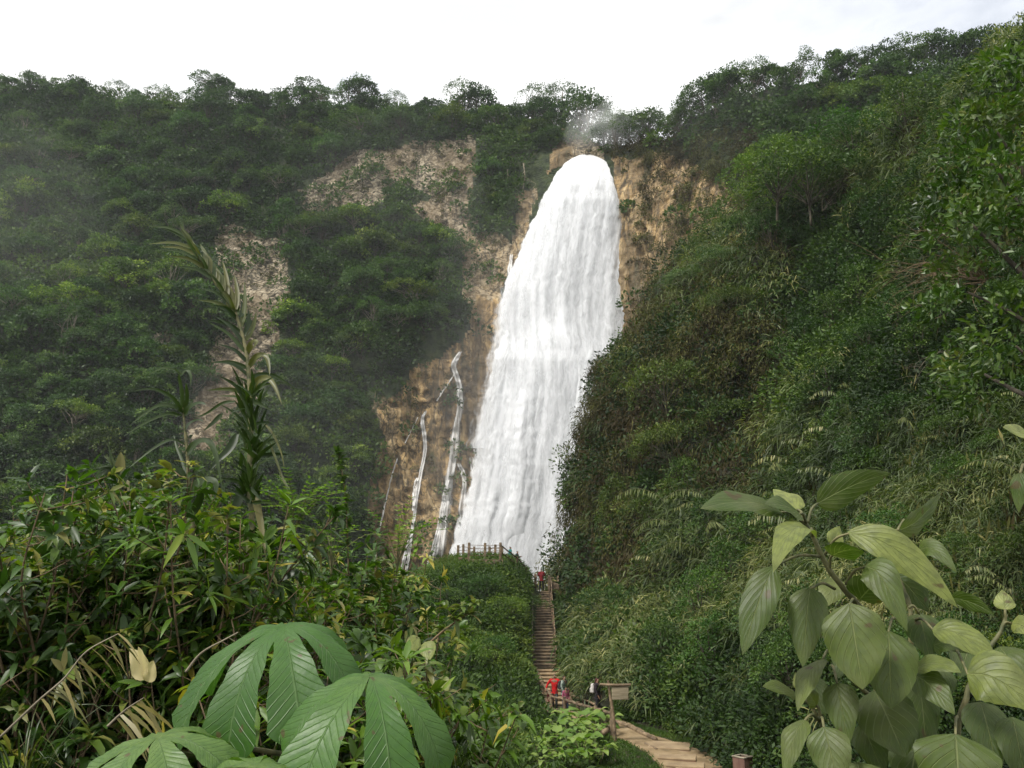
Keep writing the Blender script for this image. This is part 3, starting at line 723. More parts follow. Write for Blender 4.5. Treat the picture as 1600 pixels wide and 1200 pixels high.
for u, v in acc_:
    n_ = fbm(np.array([[u/130., v/130., 0]]), 2, 300)[0]
    k = int(rng.choice(6, p=[.24,.24,.12,.1,.1,.2]))
    tone = int(rng.choice(6, p=[.24,.26,.10,.16,.14,.10])) if n_ < .1 else int(rng.choice(6, p=[.1,.3,.25,.05,.2,.10]))
    s = rng.uniform(.75, 1.05)*(1. if u < 1000 else .8)*(1 if v < 560 else .9)
    put_tree(u, v, k, tone, s, -2.0)
# the flat bright tree by the pale ledge and a few pale dead trunks
o = put_tree(560, 372, 2, 2, 1.05, -2.5, 0, None, ('in front of the pale ledge', 'left of the waterfall')); o['group'] = 'single trees'

# bushes and small trees on the near hill
BP = [make_tree('bush', 4.6, 3.0, 22, 1.0, 3600, .20, 'dome', .52, seed=11, tm=RH, elong=.5),
      make_tree('bush', 3.6, 2.7, 16, .95, 3000, .22, 'dome', .45, seed=12, elong=.45),
      make_tree('bush', 5.6, 2.3, 20, .85, 3000, .20, 'tall', .5, seed=13, elong=.5)]
bused = [False]*3
def put_bush(u, v, kind, tone, s, lab, grp='bushes on the near hillside', surf=hill_pos, lift=-.5, cat='bush', push=1.1):
    if not bused[kind]: o = BP[kind]; bused[kind] = True
    else: o = copy_tree(BP[kind])
    p = surf(u, v).copy(); p = p+nrm(-p)*push*s; p[2] += lift*s; o.location = p; o.rotation_euler = (rng.normal()*.08, rng.normal()*.08, rng.random()*6.28)
    o.scale = (s*rng.uniform(.9,1.15), s, s*rng.uniform(.9,1.1))
    c = TONES[tone][1]
    for ch in o.children: ch.color = (*[x*rng.uniform(.95,1.05) for x in c], 1)
    tag(o, lab, cat, grp); return o
put_bush(1215, 352, 0, 2, 1.15, 'large bright green rounded tree at the shoulder of the near hill', None, cat='tree', push=6.5, lift=.6)
put_bush(1268, 350, 1, 1, 1.3, 'darker green tree touching the large bright rounded tree on the near hill', None, cat='tree', push=5.5, lift=.4)
put_bush(1185, 345, 1, 2, 1.1, 'low bright bush at the left foot of the large rounded hill tree', None, push=2.5)
put_bush(1296, 290, 0, 1, .9, 'green tree standing above the large rounded tree on the hill', None, cat='tree', push=2.5, lift=0)
put_bush(1335, 262, 1, 4, 1.1, 'deep green tree with a dark hollow, highest on the near hill edge', None, cat='tree', push=2.5, lift=0)
put_bush(1420, 240, 2, 1, 1.0, 'upright green bush on the grassy upper hill, below the distant ridge', None)
nb = []
HZ = ['among the brown hanging creepers', 'on the olive upper hillside', 'in the dark leafy hollow of the hillside', 'among the grey-green reeds', 'above the dirt path at the hill foot']
for u, v in np.stack([rng.uniform(900, 1680, 4000), rng.uniform(200, 1120, 4000)], -1):
    ul = np.interp(v, ULV, ULU)
    if u < ul+30 or any((u-x)**2+(v-y)**2 < 46**2 for x, y in nb) or len(nb) > 95: continue
    z = int(zone(np.array([u]), np.array([v]))[0])
    if z == 3 and rng.random() < .7: continue
    if z == 0 and rng.random() < .75: continue
    if v > 1085 and u < 1200: continue
    if not clear_of(hill_pos(u, v)[None]+Z3_, np.array([2.2]))[0]: continue
    nb.append((u, v)); Yh = hill_pos(u, v)[1]
    k = int(rng.integers(0, 3)); tn = int(rng.choice([0,1,3,4,5], p=[.3,.22,.13,.2,.15])) if z != 2 else int(rng.choice([0,4,1], p=[.5,.35,.15]))
    if z == 0: tn = 5
    put_bush(u, v, k, tn, np.clip(Yh/60, .3, .9)*rng.uniform(.65, 1.1), f"{['rounded','low spreading','upright'][k]} {TONES[tn][0]} bush {HZ[z]}", f"{['rounded','low spreading','upright'][k]} {TONES[tn][0]} bushes {HZ[z]}")
# bushes on the mound face
for i, (u, v, k, tn, s, lab) in enumerate([(790,985,0,2,.42,'bright rounded bush halfway up the lookout mound'),(820,960,1,1,.4,'green bush beside the upper left side of the wooden stairs'),
    (760,940,1,4,.45,'deep green bush below the lookout fence'),(700,960,0,1,.4,'mid green bush on the left shoulder of the mound'),
    (772,1052,0,4,.42,'deep green rounded bush beside the lower left side of the stairs'),(740,1060,1,2,.42,'bright low bush at the foot of the mound'),
    (690,1110,0,0,.4,'dark bush at the lower left foot of the mound'),(780,1130,1,4,.36,'deep green bush left of the broad-leaved herbs')]):
    put_bush(u, v, k, tn, s, lab, 'bushes on the lookout mound', mound_pos, -.6)

# ------------------------------------------------------------------ water
def water_mat(name, col=(.76,.765,.77), dark=(.55,.56,.565), alo=.30, ahi=.62, sx=1., bump=.28, base_alpha=0., spread=1.):
    m, nt, out = newmat(name); lk = nt.links.new
    l = N(nt, 'ShaderNodeAttribute', attribute_name='luv'); e = N(nt, 'ShaderNodeAttribute', attribute_name='tint')
    def noise(sc, st, det=6, dis=.3):
        mp = N(nt, 'ShaderNodeMapping'); mp.inputs['Scale'].default_value = st; lk(l.outputs['Vector'], mp.inputs[0])
        n = N(nt, 'ShaderNodeTexNoise'); n.inputs['Scale'].default_value = sc; n.inputs['Detail'].default_value = det; n.inputs['Distortion'].default_value = dis
        n.inputs['Roughness'].default_value = .6; lk(mp.outputs[0], n.inputs['Vector']); return n.outputs[0]
    a = noise(1.1*sx, (1,.10,1), 8, .4); b = noise(.35*sx, (1,.22,1), 5, .5); c = noise(2.2*sx, (1,.35,1), 6, .8)
    h = mth(nt, 'ADD', mth(nt, 'MULTIPLY', a, .9), mth(nt, 'ADD', mth(nt, 'MULTIPLY', b, .8), mth(nt, 'MULTIPLY', c, .35)))
    cm = ramp(nt, mth(nt, 'MULTIPLY', h, .5), [(.36, dark), (.50, col)]).outputs[0]
    bs = N(nt, 'ShaderNodeBsdfPrincipled'); bs.inputs['Roughness'].default_value = .7; bs.inputs['Specular IOR Level'].default_value = .2
    lk(cm, bs.inputs['Base Color'])
    bp = N(nt, 'ShaderNodeBump'); bp.inputs['Strength'].default_value = bump; bp.inputs['Distance'].default_value = .8
    lk(h, bp.inputs['Height']); lk(bp.outputs[0], bs.inputs['Normal'])
    tl = N(nt, 'ShaderNodeBsdfTranslucent'); lk(cm, tl.inputs[0]); mx = N(nt, 'ShaderNodeMixShader'); mx.inputs[0].default_value = .25
    lk(bs.outputs[0], mx.inputs[1]); lk(tl.outputs[0], mx.inputs[2])
    tp = N(nt, 'ShaderNodeBsdfTransparent'); m2 = N(nt, 'ShaderNodeMixShader')
    q = mth(nt, 'ADD', mth(nt, 'MULTIPLY', mth(nt, 'ADD', mth(nt, 'MULTIPLY', a, .65), mth(nt, 'MULTIPLY', c, .35)), spread), mth(nt, 'SUBTRACT', e.outputs['Fac'], .5*spread+.5))
    al = ramp(nt, mth(nt, 'ADD', q, .5), [(alo, (base_alpha,)*3), (ahi, (1,1,1))]).outputs[0]
    al = mth(nt, 'MULTIPLY', al, ramp(nt, e.outputs['Fac'], [(.02, (0,0,0)), (.22, (1,1,1))]).outputs[0])
    lk(al, m2.inputs[0]); lk(tp.outputs[0], m2.inputs[1]); lk(mx.outputs[0], m2.inputs[2]); lk(m2.outputs[0], out.inputs[0])
    return m
M['fall'] = water_mat('falling_water', alo=.36, ahi=.60, spread=1.4)
M['spray'] = water_mat('falling_spray', (.76,.77,.78), (.62,.63,.64), .36, .95, .7, .35, spread=1.7)
M['stream'] = water_mat('thin_stream', (.74,.73,.71), (.62,.60,.57), .36, .90, 2.0, .1, spread=2.0)
LV = [240,248,258,270,300,350,400,450,500,540,560,600,650,700,750,800,860,920,1060]
LL = [905,888,872,862,846,826,808,790,781,781,772,764,752,742,734,722,704,690,670]
RV = [240,245,252,262,300,350,400,450,500,550,600,1060]
RR = [925,940,950,958,970,976,980,984,990,1000,1008,1030]
YWV = [240,246,256,275,310,400,530,545,560,620,800,1060]; YW = [159.5,157.5,154.5,152.5,151,149.8,148.6,148,147,145.6,143,141]
def sheet(acc, off, inset, amp, nr, nc, seed, v0=240, v1=1060, fade=.10, l=None, r=None, peak=1.):
    vv = v0+(v1-v0)*np.linspace(0, 1, nr)**1.1; ss = np.linspace(-1, 1, nc)
    ins = 4+(inset-4)*smooth(250, 480, vv); L = np.interp(vv, LV, LL)+ins+4.5*fb1(vv/9, seed); Rr = np.interp(vv, RV, RR)-ins+3.5*fb1(vv/9, seed+1)
    if l is not None: L, Rr = (1-l)*L+l*Rr, (1-r)*L+r*Rr
    U = (L+Rr)[:,None]/2+(Rr-L)[:,None]/2*ss[None]; V = np.repeat(vv[:,None], nc, 1)
    Y = np.interp(vv, YWV, YW)[:,None]-off-2.6*np.sqrt(np.clip(1-ss**2, 0, 1))[None]*smooth(240, 290, vv)[:,None]
    x = ss[None]*(Rr-L)[:,None]/2/8.3; y = (vv[:,None])/8.3
    q = np.stack([np.broadcast_to(x, U.shape)*.45, np.broadcast_to(y, U.shape)*.055, U*0+seed], -1)
    Y = Y-amp*(fbm(q, 4, seed)+.5*np.abs(fbm(q*np.array([2.2,2.6,1]), 3, seed+5)))*smooth(242, 262, V)
    # the water strikes a ledge and bursts outward
    bl = np.exp(-((V-560)/50.)**2)*np.exp(-((U-868)/62.)**2)*1.2+np.exp(-((V-530-30*((U-868)/90.)**2)/18.)**2)*.55*np.exp(-((U-868)/85.)**2)
    Y = Y-bl
    ed = np.minimum(np.minimum((ss[None]+1)/fade, (1-ss[None])/(fade*.7)), 1)*np.ones_like(U)
    ed = ed*(smooth(238, 252, V)**.5 if v0 < 250 else smooth(v0, v0+(25 if v0 < 300 else 70), V))
    luv = np.stack([np.broadcast_to(x, U.shape)*.8+seed*3, np.broadcast_to(y, U.shape)*.8, U*0+seed], -1).reshape(-1,3)
    acc.add(at(U, V, Y).reshape(-1,3), grid_faces(nr, nc), np.clip(ed, 0, 1).ravel()*peak, luv)
a = Acc(); sheet(a, 0, -9, .45, 300, 110, 3, fade=.13)
wf = tag(a.obj('waterfall', M['fall']), kind='structure')
a = Acc(); sheet(a, 1.3, -16, .7, 260, 80, 9, v0=262, fade=.30, peak=.86)
sheet(a, 2.4, 4, .8, 200, 60, 15, v0=285, fade=.45, peak=.74)
sheet(a, 2.2, 0, 1.2, 200, 40, 21, v0=545, v1=1060, fade=.5, l=-.02, r=.55, peak=.9)
sheet(a, 2.6, 0, 1.2, 200, 40, 27, v0=525, v1=1060, fade=.5, l=.35, r=1.02, peak=.82)
sheet(a, .6, 0, 1., 200, 30, 31, v0=400, v1=700, fade=.6, l=-.10, r=.25, peak=.72)
tag(a.obj('waterfall_spray', M['spray']), kind='structure')
# thin side streams that run down the brown rock
ST = [([(722,546),(716,556),(709,572),(714,590),(719,615),(719,640),(713,672),(709,710),(703,745),(697,790),(690,835),(682,885)], [5,10,11,12,12,12,15,17,18,19,20,22]),
      ([(712,580),(700,600),(690,614),(682,628)], [4,4,5,3]),
      ([(668,638),(660,655),(663,680),(664,705),(657,740),(651,780),(646,815),(637,855),(628,885),(620,915)], [4,8,9,8,7,6,6,7,8,10]),
      ([(652,745),(648,770),(645,800)], [5,9,4]),
      ([(646,812),(642,850),(636,885),(633,918)], [3,4,6,8]),
      ([(654,650),(643,672),(632,694)], [2,3,3]),
      ([(622,712),(612,745),(606,770),(598,805),(592,830)], [3,4,4,4,3]),
      ([(716,720),(726,750),(722,785),(718,830),(712,880)], [6,10,12,13,16]),
      ([(706,735),(696,765),(690,800),(682,840),(672,880),(664,905)], [6,8,8,8,10,12]),
      ([(735,710),(742,750),(736,790),(730,830),(724,880)], [6,12,16,18,22]),
      ([(755,660),(748,700),(744,740),(742,790),(735,850),(730,890)], [10,14,16,18,22,24]),
      ([(800,395),(797,420),(796,445),(790,480)], [4,10,12,14])]
for i, (pts, wd) in enumerate(ST):
    n = 90; C0 = catmull(pts, n); W0 = np.interp(np.linspace(0, 1, n), np.linspace(0, 1, len(wd)), wd); a = Acc(); lt = np.linspace(0, 1, n)
    def strip(C, W, e, seed, off):
        ns_ = 9; ss = np.linspace(-1, 1, ns_); U = C[:,:1]+W[:,None]/2*ss[None]; V = np.repeat(C[:,1:2], ns_, 1); B = mount_pos(U, V)
        s_ = np.linalg.norm(B, axis=-1, keepdims=True); B = B*(1-(off*.7+.08*(1-ss**2)[None,:,None])/s_)
        ed = (1-np.abs(ss)**3)[None]*(smooth(0, .05, lt)*(1-smooth(.95, 1., lt)))[:,None]
        a.add(B.reshape(-1,3), grid_faces(n, ns_), np.clip(e[:,None]*ed, 0, 1).ravel(), np.stack([U/1.9, V/8.3, U*0+seed], -1).reshape(-1,3))
    C = C0.copy(); C[:,0] += .8*fb1(lt*16, i+50)
    big_ = max(wd) > 5
    strip(C, W0*(1.05 if big_ else .9)*np.clip(1+.5*fb1(lt*12, i+60), .4, 2), np.full(n, .70 if big_ else .80)+.12*fb1(lt*10, i+70), i*3., .45)
    for k in range(2 if big_ else 0):
        C2 = C.copy(); C2[:,0] += W0*((k-.5)*.45+.25*fb1(lt*6+k*5, i*7+k+40)); strip(C2, W0*.30*np.clip(1+.8*fb1(lt*14+k*3, i*5+k), .3, 2)+.8, np.full(n, .90)+.3*fb1(lt*11+k, i+80), i*3.+k+1, .75+.1*k)
    tag(a.obj('side_stream', M['stream']), kind='structure')

# ------------------------------------------------------------------ drifting mist: soft lumpy bodies of even, thin density
def mist_mat(name, dens):
    m, nt, out = newmat(name); pv = N(nt, 'ShaderNodeVolumePrincipled'); pv.inputs['Color'].default_value = (.98,.985,.99,1); pv.inputs['Density'].default_value = dens
    nt.links.new(pv.outputs[0], out.inputs['Volume']); return m
def mist(u, v, Y, rx, ry, rz, mat, tilt=0., seed=0):
    a = Acc(); nt_, nph = 28, 48; th = np.linspace(0, math.pi, nt_); ph = np.arange(nph)/nph*2*math.pi
    S = np.stack([np.sin(th)[:,None]*np.cos(ph), np.sin(th)[:,None]*np.sin(ph), np.cos(th)[:,None]+0*ph], -1)
    S = S*(1+.55*fbm(S*1.3, 4, 400+seed))[...,None]*np.array([rx, ry, rz])
    a.add(S.reshape(-1,3), grid_faces(nt_, nph, True)[:, ::-1])
    o = a.obj('mist', mat); o.location = at(u, v, Y); o.rotation_euler = (0, tilt, 0); tag(o, kind='stuff')
MS = mist_mat('slope_mist', .006); MT = mist_mat('thin_slope_mist', .0011); MM = mist_mat('lip_mist', .038); MN = mist_mat('thin_lip_mist', .018); ML = mist_mat('fall_mist', .0035)
for i, q in enumerate([(962,190,156,7,5,4,MM,-.2),(1000,178,156,8,4,4,MN,-.3),(985,200,154,12,5,4,MN,-.1),(1080,168,146,5,4,6,MM,-.6),(1090,150,146,9,5,8,MS,-.6),(915,205,158,4,3,6,MN,0),
        (745,480,141,9,5,30,ML,.15),(768,640,139,10,5,22,ML,.2),(790,820,134,20,5,13,ML,0),(10,430,150,24,12,32,MT,0),(600,330,158,24,6,26,MT,.3),(1180,185,128,18,6,8,MT,-.35),(1105,160,142,10,5,8,MT,-.4),(520,640,128,30,8,16,MT,0)]):
    mist(*q, seed=i)

# ------------------------------------------------------------------ haze (the air itself)
m, nt, out = newmat('air_haze'); pv = N(nt, 'ShaderNodeVolumePrincipled'); pv.inputs['Color'].default_value = (.90, .95, 1., 1); pv.inputs['Density'].default_value = .00017
nt.links.new(pv.outputs[0], out.inputs['Volume'])
a = Acc(); box(a, (0, 150, 82), (1100, 760, 300)); tag(a.obj('haze', m), kind='stuff')

# ------------------------------------------------------------------ wooden stairs, fences, lookout
X3, Y3, Z3 = np.eye(3)
def part(name, mat, parent, fn, label=None):
    a = Acc(); fn(a); o = a.obj(name, mat, None, smooth_=False); o.parent = parent
    o.matrix_parent_inverse = parent.matrix_basis.inverted() if False else o.matrix_parent_inverse
    if label: o['label'] = label
    return o
def holder(name, label, cat, group=None):    # an Empty at the origin of its parts' coordinates
    return empty(name, (0,0,0), label, cat, group)
def rehome(root, p):
    """move the Empty to the thing's base without moving its parts"""
    p = np.asarray(p, float)
    for ch in root.children: ch.data.transform(__import__('mathutils').Matrix.Translation((-p[0], -p[1], -p[2])))
    root.location = tuple(map(float, p)); return root
def stair(pt, pb, wt, wb, n, label):
    root = holder('staircase', label, 'stairs')
    pt = np.array(pt); pb = np.array(pb); d = pb-pt; hd_ = nrm(np.array([d[0], d[1], 0])); sd_ = np.cross(hd_, Z3)
    ax = np.stack([sd_, hd_, Z3]); run = np.linalg.norm(d[:2])/n; rise = -d[2]/n
    for i in range(n):
        c = pt+d*(i+.5)/n; w_ = wt+(wb-wt)*i/n; top = pt[2]-rise*(i+.0)
        def f(a):
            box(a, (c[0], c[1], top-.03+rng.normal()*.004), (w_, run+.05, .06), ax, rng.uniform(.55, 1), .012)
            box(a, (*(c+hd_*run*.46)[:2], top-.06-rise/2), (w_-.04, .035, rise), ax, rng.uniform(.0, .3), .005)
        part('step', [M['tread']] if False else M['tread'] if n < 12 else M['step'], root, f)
    for s in (-1, 1):
        part('stringer', M['darkwood'], root, lambda a: beam(a, pt+sd_*s*(wt/2+.05)-Z3*.10, pb+sd_*s*(wb/2+.05)-Z3*.10, .09, .34, .5))
    return root, sd_
Pt, Pb = at(847, 924, 64), at(851, 1042, 50.3)
r1, sdv = stair(Pt, Pb, 1.12, 1.34, 27, 'long steep wooden staircase climbing between the green mound and the near hillside'); rehome(r1, Pb)
Qt, Qb = at(854, 1045, 50.0), at(880, 1103, 42.3)
r2, sdv2 = stair(Qt, Qb, 1.45, 1.75, 9, 'short lower flight of pale wooden steps turning right at the foot of the long stairs'); rehome(r2, Qb)
def fence(name, label, posts, rails, ph, pr, rr, mat='wood', rmat='wood', square=False, cat='fence', cap=.06):
    """posts: list of top points; rails: heights below the post top"""
    root = holder(name, label, cat); posts = [np.asarray(p, float) for p in posts]
    for i, p in enumerate(posts):
        h = ph[i] if isinstance(ph, (list, tuple)) else ph; w_ = pr*rng.uniform(.9, 1.12)
        def f(a):
            q = p+rng.normal(size=3)*np.array([.02,.02,0])
            if square: beam(a, p-Z3*h, p+Z3*cap, w_*2, w_*2, rng.uniform(.3, .7), .02, (0,1,0))
            else: tube(a, np.linspace(p-Z3*h, p+Z3*cap, 5)+rng.normal(size=(5,3))*.008, [w_*1.05,w_,w_*.98,w_,w_*.93], 9, rng.uniform(.3, .8))
        part('post', M[mat], root, f)
    for rl in rails:
        for p, q in zip(posts[:-1], posts[1:]):
            def f(a):
                n = 6; P = p+(q-p)*np.linspace(-.02, 1.02, n)[:,None]-Z3*rl+rng.normal(size=(n,3))*.012*(rr > .03)
                tube(a, P, rr*rng.uniform(.9, 1.1), 7, rng.uniform(.4, 1))
            part('rail', M[rmat], root, f)
    return rehome(root, posts[0]-Z3*(ph[0] if isinstance(ph, (list, tuple)) else ph))
def along(p, q, n, off, h): return [p+(q-p)*t+off+Z3*h for t in np.linspace(0, 1, n)]
fence('stair_railing', 'thin left handrail running the whole length of the long steep stairs', along(Pt, Pb, 8, -sdv*.72*np.sign(sdv[0]), .95), [.0], 1.05, .04, .035, 'darkwood', 'palebark', cap=.02, cat='railing')
fence('stair_railing', 'thin right handrail on the hillside edge of the long steep stairs', along(Pt, Pb, 8, sdv*.70*np.sign(sdv[0]), .95), [.0], 1.05, .04, .032, 'darkwood', 'wood', cap=.02, cat='railing')
fence('log_railing', 'near log railing with two rails curving round the foot of the stairs to the sign', [at(u, v, Y) for u, v, Y in ((838,1044,48.8),(848,1066,44.3),(861,1086,40.),(882,1091,38.3),(903,1098,36.8),(930,1105,34.6),(956,1111,32.2))], [.06, .58], 1.12, .085, .06, 'wood', 'wood')
fence('log_railing', 'far log railing behind the walkway between the stairs and the sign', [at(u, v, Y) for u, v, Y in ((893,1085,42.8),(912,1090,40.2),(932,1099,37.3))], [.08, .55], 1.05, .075, .055, 'wood', 'wood')
fence('lookout_fence', 'front lookout fence of thick square posts and thin rods above the mound', [at(u, v, 58.6) for u, v in ((733,849),(758,849.5),(782,849))], [.12, .37, .62, .85], 1.1, .10, .02, 'wood', 'darkwood', True)
fence('lookout_fence', 'rear lookout fence of thinner square posts against the falling water', [at(u, v, 61.6) for u, v in ((716,853),(724,851.5),(741,855),(765,855),(774,852),(785,854))], [.12, .37, .62, .85], 1.1, .085, .02, 'wood', 'darkwood', True)
fence('gate_posts', 'pair of tall posts at the head of the stairs either side of the red-jacketed visitor', [at(u, v, 63.7) for u, v in ((836.5,898),(857.5,901))], [], 1.45, .09, .03, 'wood', 'wood', True, 'posts')
fence('landing_railing', 'short white-lit railing between the stair head and the hanging hillside', [at(u, v, 64.2) for u, v in ((859,900.5),(872,901))], [.1, .45], 1.0, .06, .035, 'wood', 'wood', True, 'railing')
fence('crest_railing', 'dark railing descending from the lookout to the head of the stairs', [at(u, v, Y) for u, v, Y in ((783,852,58.6),(808,871,60.5),(822,887,62),(836,903,63.6))], [.02, .5], [1.1,1.1,1.1,1.2], .07, .045, 'darkwood', 'darkwood', True, 'railing')
# lookout deck and the retaining boards under it, stair-head landing
root = holder('lookout_deck', 'brown timber lookout deck with a board edge on top of the green mound', 'deck')
c1, c2 = at(731, 875, 58.5), at(786, 874.5, 58.5)
part('edge_board', M['wood'], root, lambda a: beam(a, c1-Z3*.16, c2-Z3*.16, .08, .42, .35))
part('floor', M['step'], root, lambda a: [beam(a, c1+Y3*(.17+.2*i)+Z3*.02, c2+Y3*(.17+.2*i)+Z3*.02, .185, .05, rng.uniform(.4,.9)) for i in range(16)])
part('edge_board', M['darkwood'], root, lambda a: beam(a, at(716,874,59.4), at(733,875,58.6), .08, .3, .35)); rehome(root, c1)
root = holder('stair_landing', 'small timber landing at the head of the long stairs', 'landing')
cl_ = at(847, 924, 64.7)
part('floor', M['darkwood'], root, lambda a: [box(a, cl_+np.array([0,-.5+.24*i,-.02]), (2.1,.22,.06), None, rng.uniform(.3,.8), .01) for i in range(6)])
part('wall', M['wood'], root, lambda a: box(a, at(865, 913.5, 64.0)-Z3*.12, (.85,.12,.45), None, .3, .02), 'brown boarded side wall beside the hillside'); rehome(root, cl_)
# walkway planks under the people
root = holder('walkway', 'flat timber walkway between the two log railings', 'walkway')
wp = [at(872,1108,42.2)-Z3*.0, at(897,1114,39), at(925,1121,36)]
part('boards', M['tread'], root, lambda a: [box(a, p, (1.7,.26,.05), None, rng.uniform(.3,.9), .01) for p in [wp[0]+(wp[1]-wp[0])*t for t in np.linspace(0,1,12)]+[wp[1]+(wp[2]-wp[1])*t for t in np.linspace(.09,1,11)]]); rehome(root, wp[0])

# ------------------------------------------------------------------ sign
root = holder('wooden_sign', 'rustic wooden signpost with two hanging boards beside the path', 'sign')
sp = [at(950,1063,31), at(953,1085,31), at(957,1110,31), at(959.5,1135,31), at(961,1161,31)]
part('post', M['wood'], root, lambda a: tube(a, catmull(sp, 14), np.linspace(.045,.075,14), 8, .8))
part('crossbar', M['wood'], root, lambda a: tube(a, catmull([at(937,1069.5,30.93), at(960,1070.5,30.93), at(985.5,1070,30.93)], 8), .048, 8, .9))
b1 = (at(956,1077.5,30.95)+at(981,1078,30.95))/2
brd = plain_mat('sign_board', (.15,.13,.085), (.26,.22,.15), 3, .75, (.4,1,3), .4, .01)
for i, (c, h, w_) in enumerate(((at(969,1078,30.95), .25, .62), (at(969,1088.3,30.95), .22, .60))):
    o = part('sign_board', brd, root, lambda a: box(a, c, (w_,.035,h), None, .7, .012))
    fc = bpy.data.curves.new('lettering', 'FONT')   # worn, illegible strokes
    fc.body = '\u2013 \u2022\u2013\u2013 \u2022\u2013 \u2013\u2022\u2013' if i == 0 else '\u2013\u2022 \u2013\u2013\u2022 \u2013'
    fc.size = .13; fc.extrude = .002; fc.align_x = 'CENTER'
    tmp = bpy.data.objects.new('tmp', fc); me = bpy.data.meshes.new_from_object(tmp); bpy.data.objects.remove(tmp)
    me.transform(__import__('mathutils').Matrix.Rotation(R(90), 4, 'X')); me.transform(__import__('mathutils').Matrix.Translation((c[0], c[1]-.021, c[2]-.05)))
    me.materials.clear(); me.materials.append(M['darkwood']); t = link('lettering', me, o)
part('hanger', M['darkwood'], root, lambda a: [tube(a, [at(u,1071,30.95), at(u,1091,30.95)], .008, 5, .3) for u in (960.5, 978)])
rehome(root, sp[-1])

# ------------------------------------------------------------------ path, steps, post bin
a = Acc(); yy = np.linspace(23.6, 40, 60); ss = np.linspace(0, 1, 16)
pl = np.interp(yy, PATHL[:,0], PATHL[:,1])+.14*fb1(yy*1.3, 3); pr = np.interp(yy, PATHR[:,0], PATHR[:,1])+.14*fb1(yy*1.2, 4)
GXp = pl[:,None]+(pr-pl)[:,None]*ss[None]; GYp = np.repeat(yy[:,None], 16, 1)
a.add(np.stack([GXp, GYp, gz(GXp, GYp)+.015+.03*np.sin(ss*math.pi)[None]], -1).reshape(-1,3), grid_faces(60, 16))
dirt = plain_mat('dirt', (.11,.08,.04), (.21,.155,.085), 1.6, .95, (1,1,1), .35, .05, c3=(.28,.215,.13))
tag(a.obj('path', dirt), kind='structure')
slab = plain_mat('slab', (.17,.125,.075), (.26,.20,.12), 2.2, .9, (1,1,1), .3, .02); redge = plain_mat('slab_edge', (.10,.055,.035), (.16,.09,.06), 5, .9)
for i, (u, v, Y, w_, dp) in enumerate(((1046,1160,30.6,1.45,1.35),(1058,1176.5,29.15,1.25,.85),(1071,1187.5,28.35,1.2,.75),(1084,1199,27.6,1.2,.75))):
    c = at(u, v, Y); c[2] = float(gz(c[0], c[1]))+.07; ang = R(-14); ax = np.array([[math.cos(ang),math.sin(ang),0],[-math.sin(ang),math.cos(ang),0],[0,0,1]])
    root = holder('path_step', ['widest sandy step slab at the top of the four path steps','second sandy step slab below the widest one on the path','third sandy step slab down the path','lowest sandy step slab, cut by the bottom of the photo'][i], 'step', 'steps in the dirt path')
    part('tread', slab, root, lambda a: box(a, c-Z3*.03, (w_, dp, .07), ax, .7, .02))
    part('riser', redge, root, lambda a: box(a, c-ax[1]*(dp/2-.03)-Z3*.14, (w_-.02, .06, .17), ax, .5, .01)); rehome(root, c-Z3*.2)
a = Acc(); q = [at(u, v, Y) for u, v, Y in ((961,1127,35.2),(980,1132,34),(1003,1138,32.6),(1024,1145,31.5))]; P = catmull(q, 14); P[:,2] = gz(P[:,0], P[:,1])+.07
tube(a, P, .085, 9, .8); tag(a.obj('edging_log', M['wood']), 'pale log lying along the back edge of the dirt path', 'log')
a = Acc(); q = [at(u, v, Y) for u, v, Y in ((1008,1158,30.8),(1026,1167,29.9))]; P = catmull(q, 5); P[:,2] = gz(P[:,0], P[:,1])+.04
tube(a, P, .05, 7, .9); tag(a.obj('edging_log', M['wood']), 'thin light log on the left edge of the widest path step', 'log')
a = Acc(); P = catmull([at(940,1146,30.6), at(950,1140,31)], 4); tube(a, P, [.09,.1,.1,.08], 9, .9); tag(a.obj('cut_log', M['wood']), 'short orange cut log lying in the grass left of the signpost', 'log')
root = holder('post_bin', 'hollow square brown post with a pale rim at the bottom edge right of the path', 'bin')
bc = at(1160, 1183, 24.6); an = R(38); ax = np.array([[math.cos(an),math.sin(an),0],[-math.sin(an),math.cos(an),0],[0,0,1]])
def walls(a, w_, t, z0, z1, tint):
    for s in (-1, 1):
        box(a, bc+ax[0]*s*(w_-t)/2+Z3*(z0+z1)/2, (t, w_, z1-z0), ax, tint, .008)
        box(a, bc+ax[1]*s*(w_-t)/2+Z3*(z0+z1)/2, (w_-2*t-.004, t, z1-z0), ax, tint, .008)
part('box', plain_mat('bin_wood', (.10,.05,.04), (.20,.12,.09), 3, .7, (2,2,.4)), root, lambda a: walls(a, .40, .05, -1.15, 0, .5))
part('rim', M['palebark'], root, lambda a: walls(a, .43, .07, .003, .04, 1.)); rehome(root, bc-Z3*1.15)

